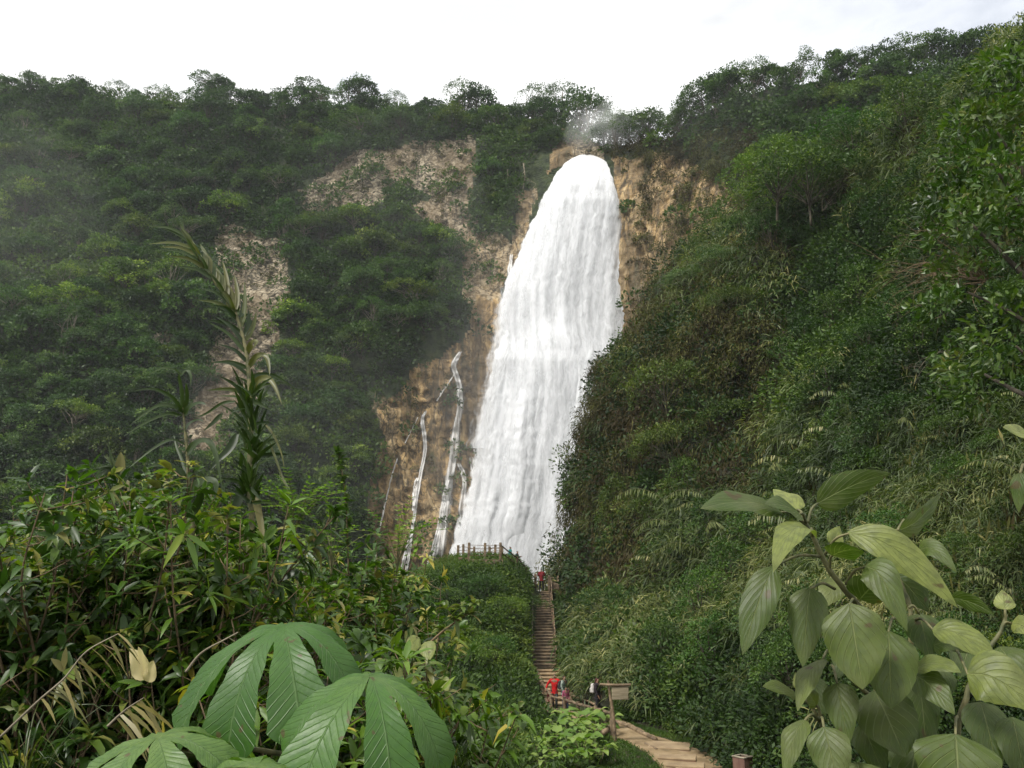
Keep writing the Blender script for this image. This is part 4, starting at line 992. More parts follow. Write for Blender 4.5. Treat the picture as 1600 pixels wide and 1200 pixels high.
# ------------------------------------------------------------------ people
def cloth(name, c, rough=.85, c2=None, sc=9.):
    c2 = c2 or tuple(x*.6 for x in c); return plain_mat(name, c2, c, sc, rough, (1,1,1), .4, .01)
skin_m = plain_mat('skin', (.26,.14,.085), (.34,.19,.12), 5, .6); hair_m = plain_mat('hair', (.01,.008,.006), (.03,.02,.015), 20, .5)
def skinned(name, V, E, Rr, mat, parent, sub=1):
    me = bpy.data.meshes.new(name); me.from_pydata([tuple(map(float, v)) for v in V], E, []); me.update()
    o = link(name, me, parent); md_ = o.modifiers.new('skin', 'SKIN'); md_.use_smooth_shade = True
    if not me.skin_vertices: return o
    sv = me.skin_vertices[0].data
    for i, r in enumerate(Rr): sv[i].radius = (r, r) if np.isscalar(r) else r; sv[i].use_root = (i == 0)
    sb = o.modifiers.new('sub', 'SUBSURF'); sb.levels = sub; sb.render_levels = sub
    me.materials.append(mat); return o
def person(foot, H, rz, label, shirt, trousers, pose='stand', hairc=None, long=False, extra=None, group=None):
    k = H/1.72; root = empty('person', foot, label, 'person', group, rz); root.scale = (k,k,k)
    hipz = .93; lean = .0
    J = {'pel':(0,0,hipz),'wst':(0,.0,1.08),'chs':(0,.02,1.30),'nck':(0,.01,1.47),'hd0':(0,.02,1.56),'hd1':(0,.03,1.66)}
    if pose == 'stand':   # weight on both legs, arms bent forward as if holding a camera
        J.update({'hl':(-.09,0,.88),'kl':(-.11,.03,.48),'al':(-.12,0,.07),'tl':(-.13,.15,.03),'hr':(.09,0,.88),'kr':(.12,.02,.48),'ar':(.15,-.02,.07),'tr':(.17,.13,.03),
          'sl':(-.18,.01,1.42),'el':(-.26,.04,1.16),'wl':(-.14,.26,1.22),'sr':(.18,.01,1.42),'er':(.27,.03,1.16),'wr':(.12,.27,1.24)})
    elif pose == 'stride':  # walking, arms out a little
        J.update({'hl':(-.09,0,.88),'kl':(-.10,.17,.50),'al':(-.10,.10,.08),'tl':(-.11,.25,.05),'hr':(.09,0,.88),'kr':(.10,.0,.47),'ar':(.10,-.22,.12),'tr':(.11,-.08,.03),
          'sl':(-.19,.01,1.42),'el':(-.36,.02,1.20),'wl':(-.40,.16,1.02),'sr':(.19,.01,1.42),'er':(.36,-.02,1.20),'wr':(.42,.10,1.02)})
    else:
        J.update({'hl':(-.09,0,.88),'kl':(-.10,.06,.48),'al':(-.10,-.02,.07),'tl':(-.11,.12,.03),'hr':(.09,0,.88),'kr':(.10,.02,.47),'ar':(.11,.02,.07),'tr':(.12,.16,.03),
          'sl':(-.18,.01,1.42),'el':(-.23,-.02,1.15),'wl':(-.22,.08,.92),'sr':(.18,.01,1.42),'er':(.24,.0,1.15),'wr':(.23,.12,.93)})
    nm = ['pel','wst','chs','nck','hd0','hd1','sl','el','wl','sr','er','wr','hl','kl','al','tl','hr','kr','ar','tr']
    rd = [(.135,.10),(.125,.09),(.15,.105),.052,(.078,.088),(.075,.085),.055,.042,.028,.055,.042,.028,.08,.056,.042,.036,.08,.056,.042,.036]
    V = [np.array(J[x]) for x in nm]; ix = {x: i for i, x in enumerate(nm)}
    E = [(ix[a_], ix[b_2]) for a_, b_2 in (('pel','wst'),('wst','chs'),('chs','nck'),('nck','hd0'),('hd0','hd1'),('chs','sl'),('sl','el'),('el','wl'),('chs','sr'),('sr','er'),('er','wr'),('pel','hl'),('hl','kl'),('kl','al'),('al','tl'),('pel','hr'),('hr','kr'),('kr','ar'),('ar','tr'))]
    rad = list(rd)
    for w_, e_ in (('wl','el'),('wr','er')):     # palm and five fingers
        d_ = nrm(V[ix[w_]]-V[ix[e_]]); s_ = nrm(np.cross(d_, Z3)+1e-4); V.append(V[ix[w_]]+d_*.07); pi = len(V)-1; rad.append((.035,.018)); E.append((ix[w_], pi))
        for f, (o_, l_) in enumerate(((-.03,.07),(-.011,.08),(.011,.075),(.03,.06))):
            V.append(V[pi]+d_*.03+s_*o_); rad.append(.010); E.append((pi, len(V)-1)); V.append(V[-1]+d_*l_-Z3*.015*f/3); rad.append(.008); E.append((len(V)-2, len(V)-1))
        V.append(V[ix[w_]]+d_*.03-s_*.04); rad.append(.011); E.append((ix[w_], len(V)-1)); V.append(V[-1]+d_*.045-s_*.015); rad.append(.009); E.append((len(V)-2, len(V)-1))
    V.append(V[ix['hd0']]+np.array([0,.095,.03])); rad.append(.012); E.append((ix['hd0'], len(V)-1))   # nose
    skinned('body', V, E, rad, skin_m, root)
    g = lambda *n: [np.array(J[x]) for x in n]
    skinned('shirt', g('pel','wst','chs','nck','sl','el','wl','sr','er','wr')+[np.array(J['pel'])-Z3*.05], [(0,1),(1,2),(2,3),(2,4),(4,5),(5,6),(2,7),(7,8),(8,9),(0,10)], [(.165,.125),(.155,.115),(.178,.13),.066,.078,.058,.044,.078,.058,.044,(.168,.125)], shirt, root)
    skinned('trousers', g('pel','hl','kl','al','hr','kr','ar')+[np.array(J['wst'])-Z3*.02], [(0,1),(1,2),(2,3),(0,4),(4,5),(5,6),(0,7)], [(.152,.115),.100,.074,.060,.100,.074,.060,(.14,.105)], trousers, root)
    hm = hairc or hair_m; hv = [np.array(J['hd1'])+np.array([0,-.02,.02]), np.array(J['hd0'])+np.array([0,-.045,.03])]; hr_ = [(.088,.088),(.078,.06)]; he = [(0,1)]
    if long: hv.append(np.array(J['nck'])+np.array([0,-.085,-.04])); hr_.append((.085,.04)); he.append((1,2)); hv.append(np.array(J['chs'])+np.array([0,-.135,0])); hr_.append((.06,.03)); he.append((2,3))
    skinned('hair', hv, he, hr_, hm, root)
    for a_, t_ in (('al','tl'),('ar','tr')):
        skinned('shoe', [np.array(J[a_])-Z3*.02-Y3*.03, np.array(J[t_])], [(0,1)], [.05,(.045,.035)], cloth('shoe', (.05,.045,.04)), root)
    if extra: extra(root, J)
    return root
def backpack(c): 
    def f(root, J):
        a = Acc(); box(a, (0,-.20,1.22), (.30,.16,.42), None, .5, .05); box(a, (0,-.30,1.14), (.22,.06,.22), None, .6, .025); o = a.obj('backpack', cloth('bag_cloth', c), root, False)
        b = Acc(); [tube(b, catmull([(s*.11,-.14,1.40),(s*.12,.0,1.47),(s*.12,.13,1.36),(s*.13,.06,1.1),(s*.12,-.14,1.05)], 12), .018, 6) for s in (-1,1)]; b.obj('strap', cloth('strap_cloth', (.03,.03,.03)), o)
    return f
dark = cloth('dark_trousers', (.018,.018,.022)); jean = cloth('jeans', (.05,.075,.13))
person(at(846,923.6,64.3), 1.72, 0., 'person in dark red jacket and black trousers, back turned, at the head of the stairs', cloth('red_jacket', (.30,.02,.025)), dark, 'stand')
person(at(797,888.5,62.3), 1.68, -1.2, 'person in a turquoise shirt half hidden behind the crest beside the lookout fence', cloth('turquoise_shirt', (.03,.30,.28)), dark, 'walk')
person(at(808,894.5,62.8), 1.66, -1.9, 'person in dark blue clothes bending at the crest just right of the turquoise shirt', cloth('navy_shirt', (.02,.03,.06)), dark, 'stand')
person(at(867,1109.5,41.2), 1.66, 3.0, 'person in a bright red shirt spreading both arms at the foot of the stairs', cloth('bright_red_shirt', (.75,.012,.012)), cloth('grey_trousers', (.05,.06,.06)), 'stride')
person(at(882,1111,40.6), 1.62, -2.2, 'person in a green and white patterned shirt beside the red-shirted one', cloth('patterned_shirt', (.50,.55,.48), c2=(.03,.10,.05), sc=16), jean, 'walk', extra=backpack((.03,.03,.035)))
person(at(884.5,1117.5,39.4), 1.25, -2.6, 'small person in a pink top and jeans in front of the green patterned shirt', cloth('pink_top', (.50,.12,.20)), jean, 'walk')
person(at(934,1119.5,36.9), 1.6, -2.0, 'person with long reddish hair, dark jacket and a white bag behind the log railing', cloth('dark_jacket', (.03,.02,.025)), dark, 'walk', plain_mat('reddish_hair', (.06,.015,.01), (.13,.035,.025), 20, .5), True, backpack((.6,.58,.55)))
person(at(861,1114,41.2), 1.15, 2.6, 'child in a dark red top beside the left log railing below the red shirt', cloth('wine_top', (.22,.03,.03)), dark, 'walk')

# ------------------------------------------------------------------ foreground plants
M['big'] = leaf_mat('broad_leaf', [(0, (.035,.075,.008)), (.5, (.064,.105,.020)), (.8, (.125,.17,.045)), (1, (.24,.30,.115))], .36, .48, .42, veins=(6.5, .5, 13., 24., (.045,.065,.018), (.14,.15,.06), (.26,.29,.13), 0))
M["palm"] = leaf_mat("lobed_leaf", [(0, (.020,.075,.008)), (.5, (.042,.125,.016)), (1, (.11,.19,.06))], .28, .45, .45, veins=(15., .16, 11., 18., (.028,.08,.014), (.07,.14,.035), (.12,.20,.07), 0))
M['stem'] = plain_mat('green_stem', (.05,.06,.025), (.16,.15,.07), 20, .6); M['darkstem'] = plain_mat('dark_stem', (.012,.014,.008), (.04,.04,.022), 20, .6)

def big_leaf_geo(acc, C, W, nrm_, fold=.16, wave=.05, tint=.5, prof='ovate', seed=0, ns=18, nt=11, serr=.02):
    """C: midrib points (k,3); W: full width in metres; nrm_: general facing"""
    r = np.random.default_rng(seed); P = catmull(C, ns); T = nrm(np.gradient(P, axis=0)); s = np.linspace(0, 1, ns)
    S = nrm(np.cross(T, np.asarray(nrm_, float))); Nn = np.cross(S, T)
    if prof == 'cordate': w = np.where(s < .3, np.sin(math.pi/2*np.clip(s/.3, 0, 1))**.6, np.cos(math.pi/2*np.clip((s-.3)/.7, 0, 1)**1.25)**.9)
    elif prof == 'lance': w = np.sin(math.pi*np.clip(s, 0, 1)**.75)**.9
    else: w = np.sin(math.pi*s**.62)**.85*(1-.15*s)
    t = np.linspace(-1, 1, nt); ph = r.uniform(0, 6, 4)
    ww = (W/2*w)[:,None]*(1+serr*np.sin(np.arange(ns)*2.6)[:,None]*(np.abs(t) > .98))
    z = fold*W/2*w[:,None]*np.abs(t)[None]**1.4-.10*W*w[:,None]*(np.abs(t)[None]**3)
    z = z+wave*W*w[:,None]*(np.abs(t)[None]**2)*np.sin(s[:,None]*r.uniform(9, 14)+ph[0]+np.sign(t)[None]*ph[1])
    z = z+.004*W*np.sin((s[:,None]-.5*np.abs(t)[None])*41)*(np.abs(t)[None] > .1)*w[:,None]
    V = P[:,None]+S[:,None]*(ww*t[None])[...,None]+Nn[:,None]*z[...,None]
    ln = np.linalg.norm(P[-1]-P[0]); luv = np.stack([np.repeat(s[:,None], nt, 1), np.repeat(t[None], ns, 0)*1., np.full((ns,nt), .01)], -1).reshape(-1,3)
    acc.add(V.reshape(-1,3), grid_faces(ns, nt), tint, luv)

# --- the large-leaved plant at lower right
FRONT = lambda p: nrm(-np.asarray(p, float))
root = empty('broad_leaved_plant', (1.15, 2.15, -2.0), 'tall plant with big dusty drooping oval leaves filling the lower right corner', 'plant')
off_ = np.array([1.15, 2.15, -2.0])
def L_(b, t, Wpx, Yb, Yt, tint, roll=0, arch=.12, prof='ovate', fold=.16, pet=None, side=0.):
    B = at(b[0], b[1], Yb); T = at(t[0], t[1], Yt); L = np.linalg.norm(T-B); W = Wpx/FPX*(Yb+Yt)/2
    d = nrm(T-B); f = FRONT((B+T)/2); a_ = np.cross(d, f); a_ = nrm(a_)
    n_ = nrm(f*math.cos(R(roll))+a_*math.sin(R(roll)))
    up = Z3*arch*L+a_*side*L
    C = [B, B+(T-B)*.33+up*.8+n_*.03*L, B+(T-B)*.68+up*.75+n_*.02*L, T]
    a = Acc(); W = W/max(.35, abs(math.cos(R(roll))))
    big_leaf_geo(a, np.array(C)-off_, W, n_, fold, .05, tint, prof, int(b[0]*7+b[1]))
    o = a.obj('leaf', M['big'], root)
    q = at(*pet) if pet is not None else None
    if q is not None:
        p = Acc(); m = (q+B)/2+Z3*.012+f*.005; tube(p, catmull(np.array([q, m, B+(T-B)*.02])-off_, 9), np.linspace(.0042, .0028, 9), 7, .7); p.obj('petiole', M['stem'], o)
LEAVES = [ # base, tip, width px, Y base, Y tip, tint, roll, arch, profile, fold, petiole root
 ((1222,800),(1094,795),44,2.1,1.95,.12,48,.06,'lance',.2,(1258,820,2.14)),
 ((1250,803),(1196,788),34,2.08,2.0,.15,50,.05,'ovate',.2,(1260,818,2.14)),
 ((1247,797),(1208,764),34,2.2,2.3,.95,40,.05,'ovate',.25,(1259,818,2.15)),
 ((1276,787),(1392,739),52,2.15,2.2,.30,18,.05,'ovate',.12,(1262,818,2.14)),
 ((1268,829),(1208,895),54,2.05,1.85,.85,20,.16,'ovate',.2,(1270,838,2.14)),
 ((1209,884),(1160,1024),52,2.0,1.95,.22,12,.05,'lance',.18,(1280,869,2.14)),
 ((1266,918),(1254,1043),60,2.02,1.98,.33,8,.03,'ovate',.15,(1304,920,2.16)),
 ((1327,942),(1348,1078),88,1.95,1.9,.55,0,.02,'cordate',.10,(1340,946,2.16)),
 ((1388,985),(1393,1108),78,2.0,1.95,.50,-8,.02,'cordate',.12,(1400,966,2.2)),
 ((1352,884),(1418,988),56,2.05,1.95,.48,-14,.22,'ovate',.2,(1322,913,2.15)),
 ((1324,831),(1497,950),52,2.1,2.0,.88,-22,.14,'lance',.2,(1288,868,2.15)),
 ((1300,868),(1350,862),40,2.12,2.0,.08,40,.10,'ovate',.2,(1296,893,2.15)),
 ((1343,937),(1380,905),60,2.12,2.05,.10,20,.08,'ovate',.2,None),
 ((1404,829),(1470,770),34,2.3,2.4,.42,30,-.06,'ovate',.25,(1398,842,2.34)),
 ((1434,860),(1495,895),32,2.3,2.2,.45,-25,.25,'ovate',.2,(1400,850,2.34)),
 ((1300,852),(1312,822),28,2.2,2.22,.98,20,.0,'ovate',.2,None),
 ((1392,870),(1440,900),60,2.25,2.15,.62,-10,.1,'ovate',.2,(1400,846,2.34)),
 ((1380,850),(1330,840),30,2.3,2.3,.25,40,.05,'ovate',.2,(1398,846,2.34)),
 ((1571,953),(1566,921),30,2.3,2.33,.98,5,0,'ovate',.1,(1572,975,2.3)),
 ((1580,974),(1622,997),32,2.3,2.2,.95,-10,.1,'ovate',.15,(1564,985,2.3)),
 ((1486,934),(1553,960),26,2.4,2.3,.25,30,.1,'lance',.2,None),
 ((1456,983),(1562,1038),42,2.05,1.95,.82,-35,.14,'lance',.2,(1430,968,2.2)),
 ((1510,1052),(1625,1115),84,1.95,1.85,.80,-22,.16,'ovate',.16,(1490,1010,2.15)),
 ((1430,1055),(1492,1117),50,2.05,1.95,.45,-10,.1,'ovate',.16,(1412,1030,2.2)),
 ((1428,1046),(1502,1051),28,2.05,1.95,.72,-45,.14,'lance',.2,None),
 ((1308,1067),(1326,1165),52,2.05,2.0,.40,10,.04,'ovate',.16,(1300,1040,2.2)),
 ((1287,1135),(1310,1225),60,1.95,1.9,.45,0,.03,'cordate',.12,(1284,1126,2.05)),
 ((1258,1124),(1226,1215),34,2.0,1.95,.55,35,.12,'lance',.2,(1280,1126,2.05)),
 ((1286,1029),(1246,1112),34,2.1,2.0,.66,38,.10,'lance',.22,(1300,1020,2.2)),
 ((1366,1078),(1414,1184),84,2.1,2.0,.36,-8,.03,'cordate',.13,(1372,1060,2.2)),
 ((1347,1130),(1382,1215),52,2.15,2.1,.28,5,.03,'ovate',.13,None),
 ((1436,1067),(1448,1180),46,2.15,2.1,.15,-20,.03,'lance',.13,None),
 ((1493,1146),(1500,1260),112,1.95,1.9,.42,-6,.03,'cordate',.12,(1496,1120,2.1)),
 ((1436,958),(1453,1032),54,2.2,2.15,.08,-10,.04,'ovate',.15,(1420,950,2.2)),
 ((1458,1008),(1520,1022),36,2.15,2.05,.22,-30,.14,'ovate',.15,None),
 ((1246,1088),(1191,1073),22,2.15,2.1,.55,45,.06,'lance',.2,(1278,1120,2.1)),
 ((1251,1078),(1243,1050),18,2.12,2.14,.98,10,0,'ovate',.2,(1276,1118,2.1)),
 ((1276,1104),(1258,1080),24,2.1,2.08,.75,30,.1,'ovate',.2,(1282,1122,2.1)),
 ((1532,1096),(1560,1210),64,2.15,2.05,.16,-12,.04,'ovate',.15,None),
 ((1582,1120),(1606,1240),60,2.1,2.0,.30,-8,.04,'ovate',.15,None),
 ((1440,1130),(1420,1240),80,2.2,2.15,.30,12,.04,'cordate',.13,None),
 ((1340,1190),(1352,1260),70,2.05,2.0,.5,4,.04,'cordate',.13,None),
 ((1270,1060),(1290,1120),34,2.25,2.2,.10,12,.04,'ovate',.15,None),
 ((1400,900),(1450,955),60,2.3,2.25,.12,-12,.08,'ovate',.15,None),
 ((1310,905),(1288,950),44,2.3,2.25,.75,16,.04,'ovate',.15,None),
 ((1470,1040),(1440,1120),60,2.3,2.25,.10,12,.04,'ovate',.15,None),
 ((1524,990),(1500,1060),60,2.4,2.3,.14,12,.04,'ovate',.15,None),
 ((1562,1010),(1600,1080),56,2.3,2.2,.35,-12,.08,'ovate',.15,None),
 ((1330,1000),(1310,1060),46,2.35,2.3,.12,12,.04,'ovate',.15,None),
 ((1594,738),(1592,802),26,1.9,1.9,.10,20,.02,'ovate',.15,(1606,730,1.95)),
 ((1615,690),(1567,668),22,1.9,1.85,.95,50,.05,'lance',.2,None)]
for q in LEAVES: L_(*q)
def stem_(pts, r0, r1, nm='stem'):
    a = Acc(); P = catmull(np.array([at(*p) for p in pts])-off_, 22); tube(a, P+rng.normal(size=P.shape)*.0008, np.linspace(r0, r1, 22), 9, .7); a.obj(nm, M['stem'], root)
stem_([(1258,816,2.14),(1270,838,2.14),(1297,892,2.15),(1339,944,2.17),(1374,985,2.2),(1402,1060,2.25),(1420,1230,2.3)], .0055, .011)
stem_([(1412,812,2.38),(1398,846,2.34),(1404,900,2.3),(1424,960,2.25),(1420,1060,2.28)], .004, .008)
stem_([(1572,960,2.3),(1562,988,2.3),(1530,1040,2.3),(1500,1120,2.3),(1490,1230,2.3)], .004, .009)
stem_([(1280,1120,2.06),(1290,1150,2.08),(1330,1200,2.12),(1345,1260,2.15)], .004, .008)
stem_([(1300,1018,2.22),(1330,1060,2.22),(1380,1110,2.25),(1410,1180,2.28)], .004, .008)
a = Acc(); tube(a, catmull(np.array([at(1420,1228,2.3), [1.2,2.25,-1.5], [1.15,2.15,-2.2]])-off_, 10), .012, 9, .6); a.obj('stem', M['stem'], root)

# --- the umbrella-leaved plant at lower left
off2 = np.array([-.85, 3.1, -1.4])
def palmate(root, off, C, axis, Rr, nl, az0, tint, seed, curl=1.15, lens=None, Wm=.30, a0=-.12):
    r = np.random.default_rng(seed); axis = nrm(np.asarray(axis, float)); e1 = nrm(np.cross(axis, [0,1.,0.])); e2 = np.cross(axis, e1)
    a = Acc(); ns, nt = 34, 11; s = np.linspace(0, 1, ns); t = np.linspace(-1, 1, nt); dph = 2*math.pi/nl
    for i in range(nl):
        ph = az0+i*dph+r.normal()*.03; rl = Rr*(lens[i] if lens else r.uniform(.9, 1.06))
        rd = e1*math.cos(ph)+e2*math.sin(ph); td = np.cross(axis, rd)
        ang = a0+(curl+r.normal()*.08)*s**.86; x = np.concatenate([[0], np.cumsum(np.cos((ang[1:]+ang[:-1])/2))])/(ns-1); y = np.concatenate([[0], np.cumsum(np.sin((ang[1:]+ang[:-1])/2))])/(ns-1)
        P = C+rd*(x*rl)[:,None]-axis*(y*rl)[:,None]; tan = rd*np.cos(ang)[:,None]-axis*np.sin(ang)[:,None]; up = np.cross(td[None], tan); up = np.where((up*axis).sum(-1, keepdims=True) < 0, -up, up)
        fused = np.tan(dph/2)*x*rl*1.02; lobe = Wm*rl*(.42+.58*np.sin(math.pi*np.clip((s-.12)/1.02, 0, 1))**.8)*np.clip((1.005-s)/.16, 0, 1)**.55
        w_ = np.minimum(fused*(1-.22*smooth(.13, .34, s)), lobe)
        g = np.minimum(1, s/.3)
        wv = 1+.035*np.sin(s*30+i)*g
        z = (.14*np.abs(t)[None]**1.2*g[:,None]+.05*(np.abs(t)[None]**2)*np.sin(s[:,None]*16+i*2+np.sign(t)[None]*1.3)*g[:,None]+.028*np.sin((s[:,None]-.22*np.abs(t)[None])*62)*g[:,None]*(1-np.abs(t)[None]*.3))*w_[:,None]
        V = P[:,None]+td[None,None]*(w_*wv)[:,None,None]*t[None,:,None]+up[:,None]*z[...,None]
        luv = np.stack([np.repeat(s[:,None], nt, 1), np.repeat(t[None], ns, 0), np.full((ns,nt), .01)], -1).reshape(-1,3)
        a.add((V-off).reshape(-1,3), grid_faces(ns, nt), np.clip(tint+.25*(1-s)[:,None]**3*np.ones((1,nt))+.05*r.normal(), 0, 1).ravel(), luv)
    return a.obj('leaf', M['palm'], root)
root2 = empty('umbrella_leaf_plant', off2, 'plant with huge umbrella-like lobed green leaves on a dark stem at lower left', 'plant')
cA, cB, cC, cD = at(443,978,2.75), at(578,1057,2.45), at(246,1152,2.3), at(400,1200,2.2)
lA = palmate(root2, off2, cA, (-.10,-.30,.92), .44, 9, R(90)+R(20), .30, 5, 1.5, [1.1,.86,.6,.42,.32,.5,.9,1.15,1.15], .225)
lB = palmate(root2, off2, cB, (.05,-.34,.91), .37, 9, R(90)+R(22), .5, 6, 1.5, [1.3,1.05,.66,.42,.3,.38,.6,.92,1.3], .225)
lC = palmate(root2, off2, cC, (-.1,-.25,.95), .27, 7, R(90)+R(30), .8, 7, 1.2, [1.,.9,.9,.5,.5,.9,1.0], .36)
lD = palmate(root2, off2, cD, (.1,-.2,.95), .24, 7, R(-60), .75, 8, 1.3, None, .38)
for o, t_ in ((lA,'largest umbrella leaf'),(lC,'paler dusty umbrella leaf')): o['label'] = t_
def tb(pts, r, mat, nm, par, k=9):
    a = Acc(); P = catmull(np.array(pts)-off2, 16); tube(a, P, np.linspace(r[0], r[1], 16), k, .5); a.obj(nm, M[mat], par)
tk = at(452,1120,2.86)
tb([at(450,1030,2.84), at(451,1080,2.86), tk, at(455,1200,2.88), [-.80,2.95,-1.0], [-.85,3.1,-1.7]], (.013,.030), 'darkstem', 'trunk', root2)
tb([at(450,1060,2.85), at(447,1010,2.8), cA-Z3*.01], (.012,.007), 'darkstem', 'petiole', root2)
tb([tk-Z3*.05, at(500,1120,2.75), at(545,1085,2.55), cB-Z3*.006], (.009,.006), 'darkstem', 'petiole', root2)
tb([at(454,1180,2.88), at(380,1170,2.6), at(300,1180,2.4), cC-Z3*.006], (.009,.005), 'stem', 'petiole', root2)
tb([at(454,1190,2.88), at(420,1215,2.5), cD-Z3*.006], (.008,.005), 'stem', 'petiole', root2)

# --- ribbons for reeds and grasses
def ribbon(acc, C, W, n=14, fold=.25, tint=.5, roll=0., prof='blade', seed=0, view=None):
    P = catmull(C, n); T = nrm(np.gradient(P, axis=0)); s = np.linspace(0, 1, n); v = nrm(-P) if view is None else np.broadcast_to(view, P.shape)
    S = nrm(np.cross(T, v)); Nn = np.cross(S, T); c, q = math.cos(R(roll)), math.sin(R(roll)); S, Nn = S*c+Nn*q, Nn*c-S*q
    w = np.minimum(1, .45+s*4)*(1-s**2.2)**.9 if prof == 'blade' else np.sin(math.pi*s**.8)
    t = np.array([-1,-.5,0,.5,1]); V = P[:,None]+S[:,None]*(W/2*w)[:,None,None]*t[None,:,None]+Nn[:,None]*(fold*W/2*w)[:,None,None]*np.abs(t)[None,:,None]
    luv = np.stack([np.repeat(s[:,None], 5, 1), np.repeat(t[None], n, 0), np.full((n,5), .01)], -1).reshape(-1,3)
    acc.add(V.reshape(-1,3), grid_faces(n, 5), tint, luv)
def zp(x, y): return 230+x*.4587, 330+y*.4587
def reed(name, label, stemz, lv, Y, base_xy, wst, grp=None, extra=None):
    root = empty(name, (*base_xy, float(gz(*base_xy))), label, 'reed', grp); off = np.array([*base_xy, float(gz(*base_xy))])
    sp = [at(*zp(*q), Y) for q in stemz]; a = Acc(); P = catmull(np.array([off+Z3*-.1]+sp[::1])-off, 40); tube(a, P, np.interp(np.arange(40), [0,39], [wst, wst*.25]), 8, .6); a.obj('stem', M['cane'] if False else M['stem'], root)
    a = Acc()
    for i, (pts, w_, tint, dY) in enumerate(lv):
        n = len(pts); C = np.array([at(*zp(*p), Y+dY*j/(n-1)) for j, p in enumerate(pts)])
        if n == 2: C = np.array([C[0], (C[0]+C[1])/2+Z3*.012, C[1]])
        ribbon(a, C-off, w_*.60/FPX*Y, 14, .3, tint*.88, rng.uniform(-25, 25), view=nrm(-off-Z3*0))
    if extra: extra(a, off, sp)
    a.obj('foliage', M['cane'], root); return root
plume = []
def sx(y):  # stem x in zoomed pixels at y
    return float(np.interp(y, [50,110,180,260,330,400,480,560,640,760,950,1180], [118,148,190,245,292,318,338,346,352,352,348,345]))
for y, x1, y1, t_ in ((70,0,52,.45),(92,-6,46,.3),(110,2,112,.75),(135,42,122,.8),(160,38,128,.35),(180,70,152,.75),(215,100,188,.4),(300,172,262,.3),(330,168,302,.7),(350,222,320,.12),(398,200,372,.2),(440,222,352,.15),(470,205,376,.5),(500,240,452,.1),(520,214,516,.35),(545,232,512,.12),(610,200,610,.7),(640,245,560,.2)):
    x0 = sx(y+14); plume.append(([(x0,y+16),((x0+x1)/2+6,(y+y1)/2+2-5),(x1,y1)], 13, t_, -.12))
for y in np.arange(60, 320, 7.5):      # leaves that hug the drooping tip
    x0 = sx(y+45); plume.append(([(x0, y+48),(x0-18+rng.normal()*4, y+10),(sx(y)-26+rng.normal()*6+8, y-26)], 11, rng.uniform(.55,.95), rng.uniform(-.15,.1)))
    if y > 130: plume.append(([(x0+3, y+50),(x0+6, y+5),(sx(y)+10+rng.normal()*5, y-25)], 10, rng.uniform(.5,.95), rng.uniform(0,.15)))
for b_, t_, tn in (((272,300),(256,166),.9),((303,335),(296,214),.85),((285,320),(268,230),.8),((322,395),(331,238),.7),((330,430),(345,330),.2),((336,440),(372,338),.75),((333,425),(352,372),.3),((318,360),(318,300),.2)):
    plume.append(([b_, ((b_[0]+t_[0])/2+7, (b_[1]+t_[1])/2), t_], 15, tn, .06))
plume += [([(343,485),(356,450),(372,444),(360,470)], 17, .85, -.1), ([(345,535),(370,497),(402,492),(414,525),(417,562)], 17, .8, -.1), ([(350,615),(372,580),(410,569),(436,600),(460,662)], 20, .85, -.15),
          ([(352,600),(374,590),(392,570),(410,560)], 12, .2, .1), ([(352,575),(380,556),(430,560),(475,585),(517,612)], 11, .3, .1), ([(400,725),(428,760),(455,820),(468,880)], 8, .85, -.1),
          ([(418,790),(440,850),(462,910),(487,950)], 7, .75, -.1), ([(362,955),(378,1020),(392,1100),(404,1182)], 20, .97, -.15), ([(305,760),(280,810),(240,850),(212,885)], 22, .15, -.1),
          ([(330,940),(308,990),(285,1045),(270,1080)], 24, .15, -.1), ([(255,690),(225,720),(190,750)], 12, .25, -.1), ([(300,648),(255,655),(200,690),(160,705)], 9, .4, .1)]
def broom(a, off, sp):   # the tangle of side shoots round the lower stem
    for i in range(115):
        y = rng.uniform(600, 1000); x = sx(y)+rng.normal()*14; L = rng.uniform(50, 125); an = rng.normal()*.55-.05+(.9 if rng.random() < .15 else 0)*rng.choice([-1,1])
        x1, y1 = x+L*math.sin(an), y-L*math.cos(an)*(1 if rng.random() < .85 else -.6); Y = 5+rng.normal()*.1
        C = np.array([at(*zp(x, y), Y), at(*zp((x+x1)/2-6*math.sin(an), (y+y1)/2-4), Y-.05), at(*zp(x1, y1), Y-.1)])
        ribbon(a, C-off, rng.uniform(4, 8)/FPX*Y, 9, .3, rng.uniform(.02, .5), rng.uniform(-50,50), view=nrm(-off))
reed('giant_reed', 'tallest cane reed rising at left, its drooping feathery tip in front of the cliff', [(sx(y), y) for y in (1180,950,760,640,560,480,400,330,260,180,110,60)], plume, 5., (-1.78, 5.0), .022, extra=broom)
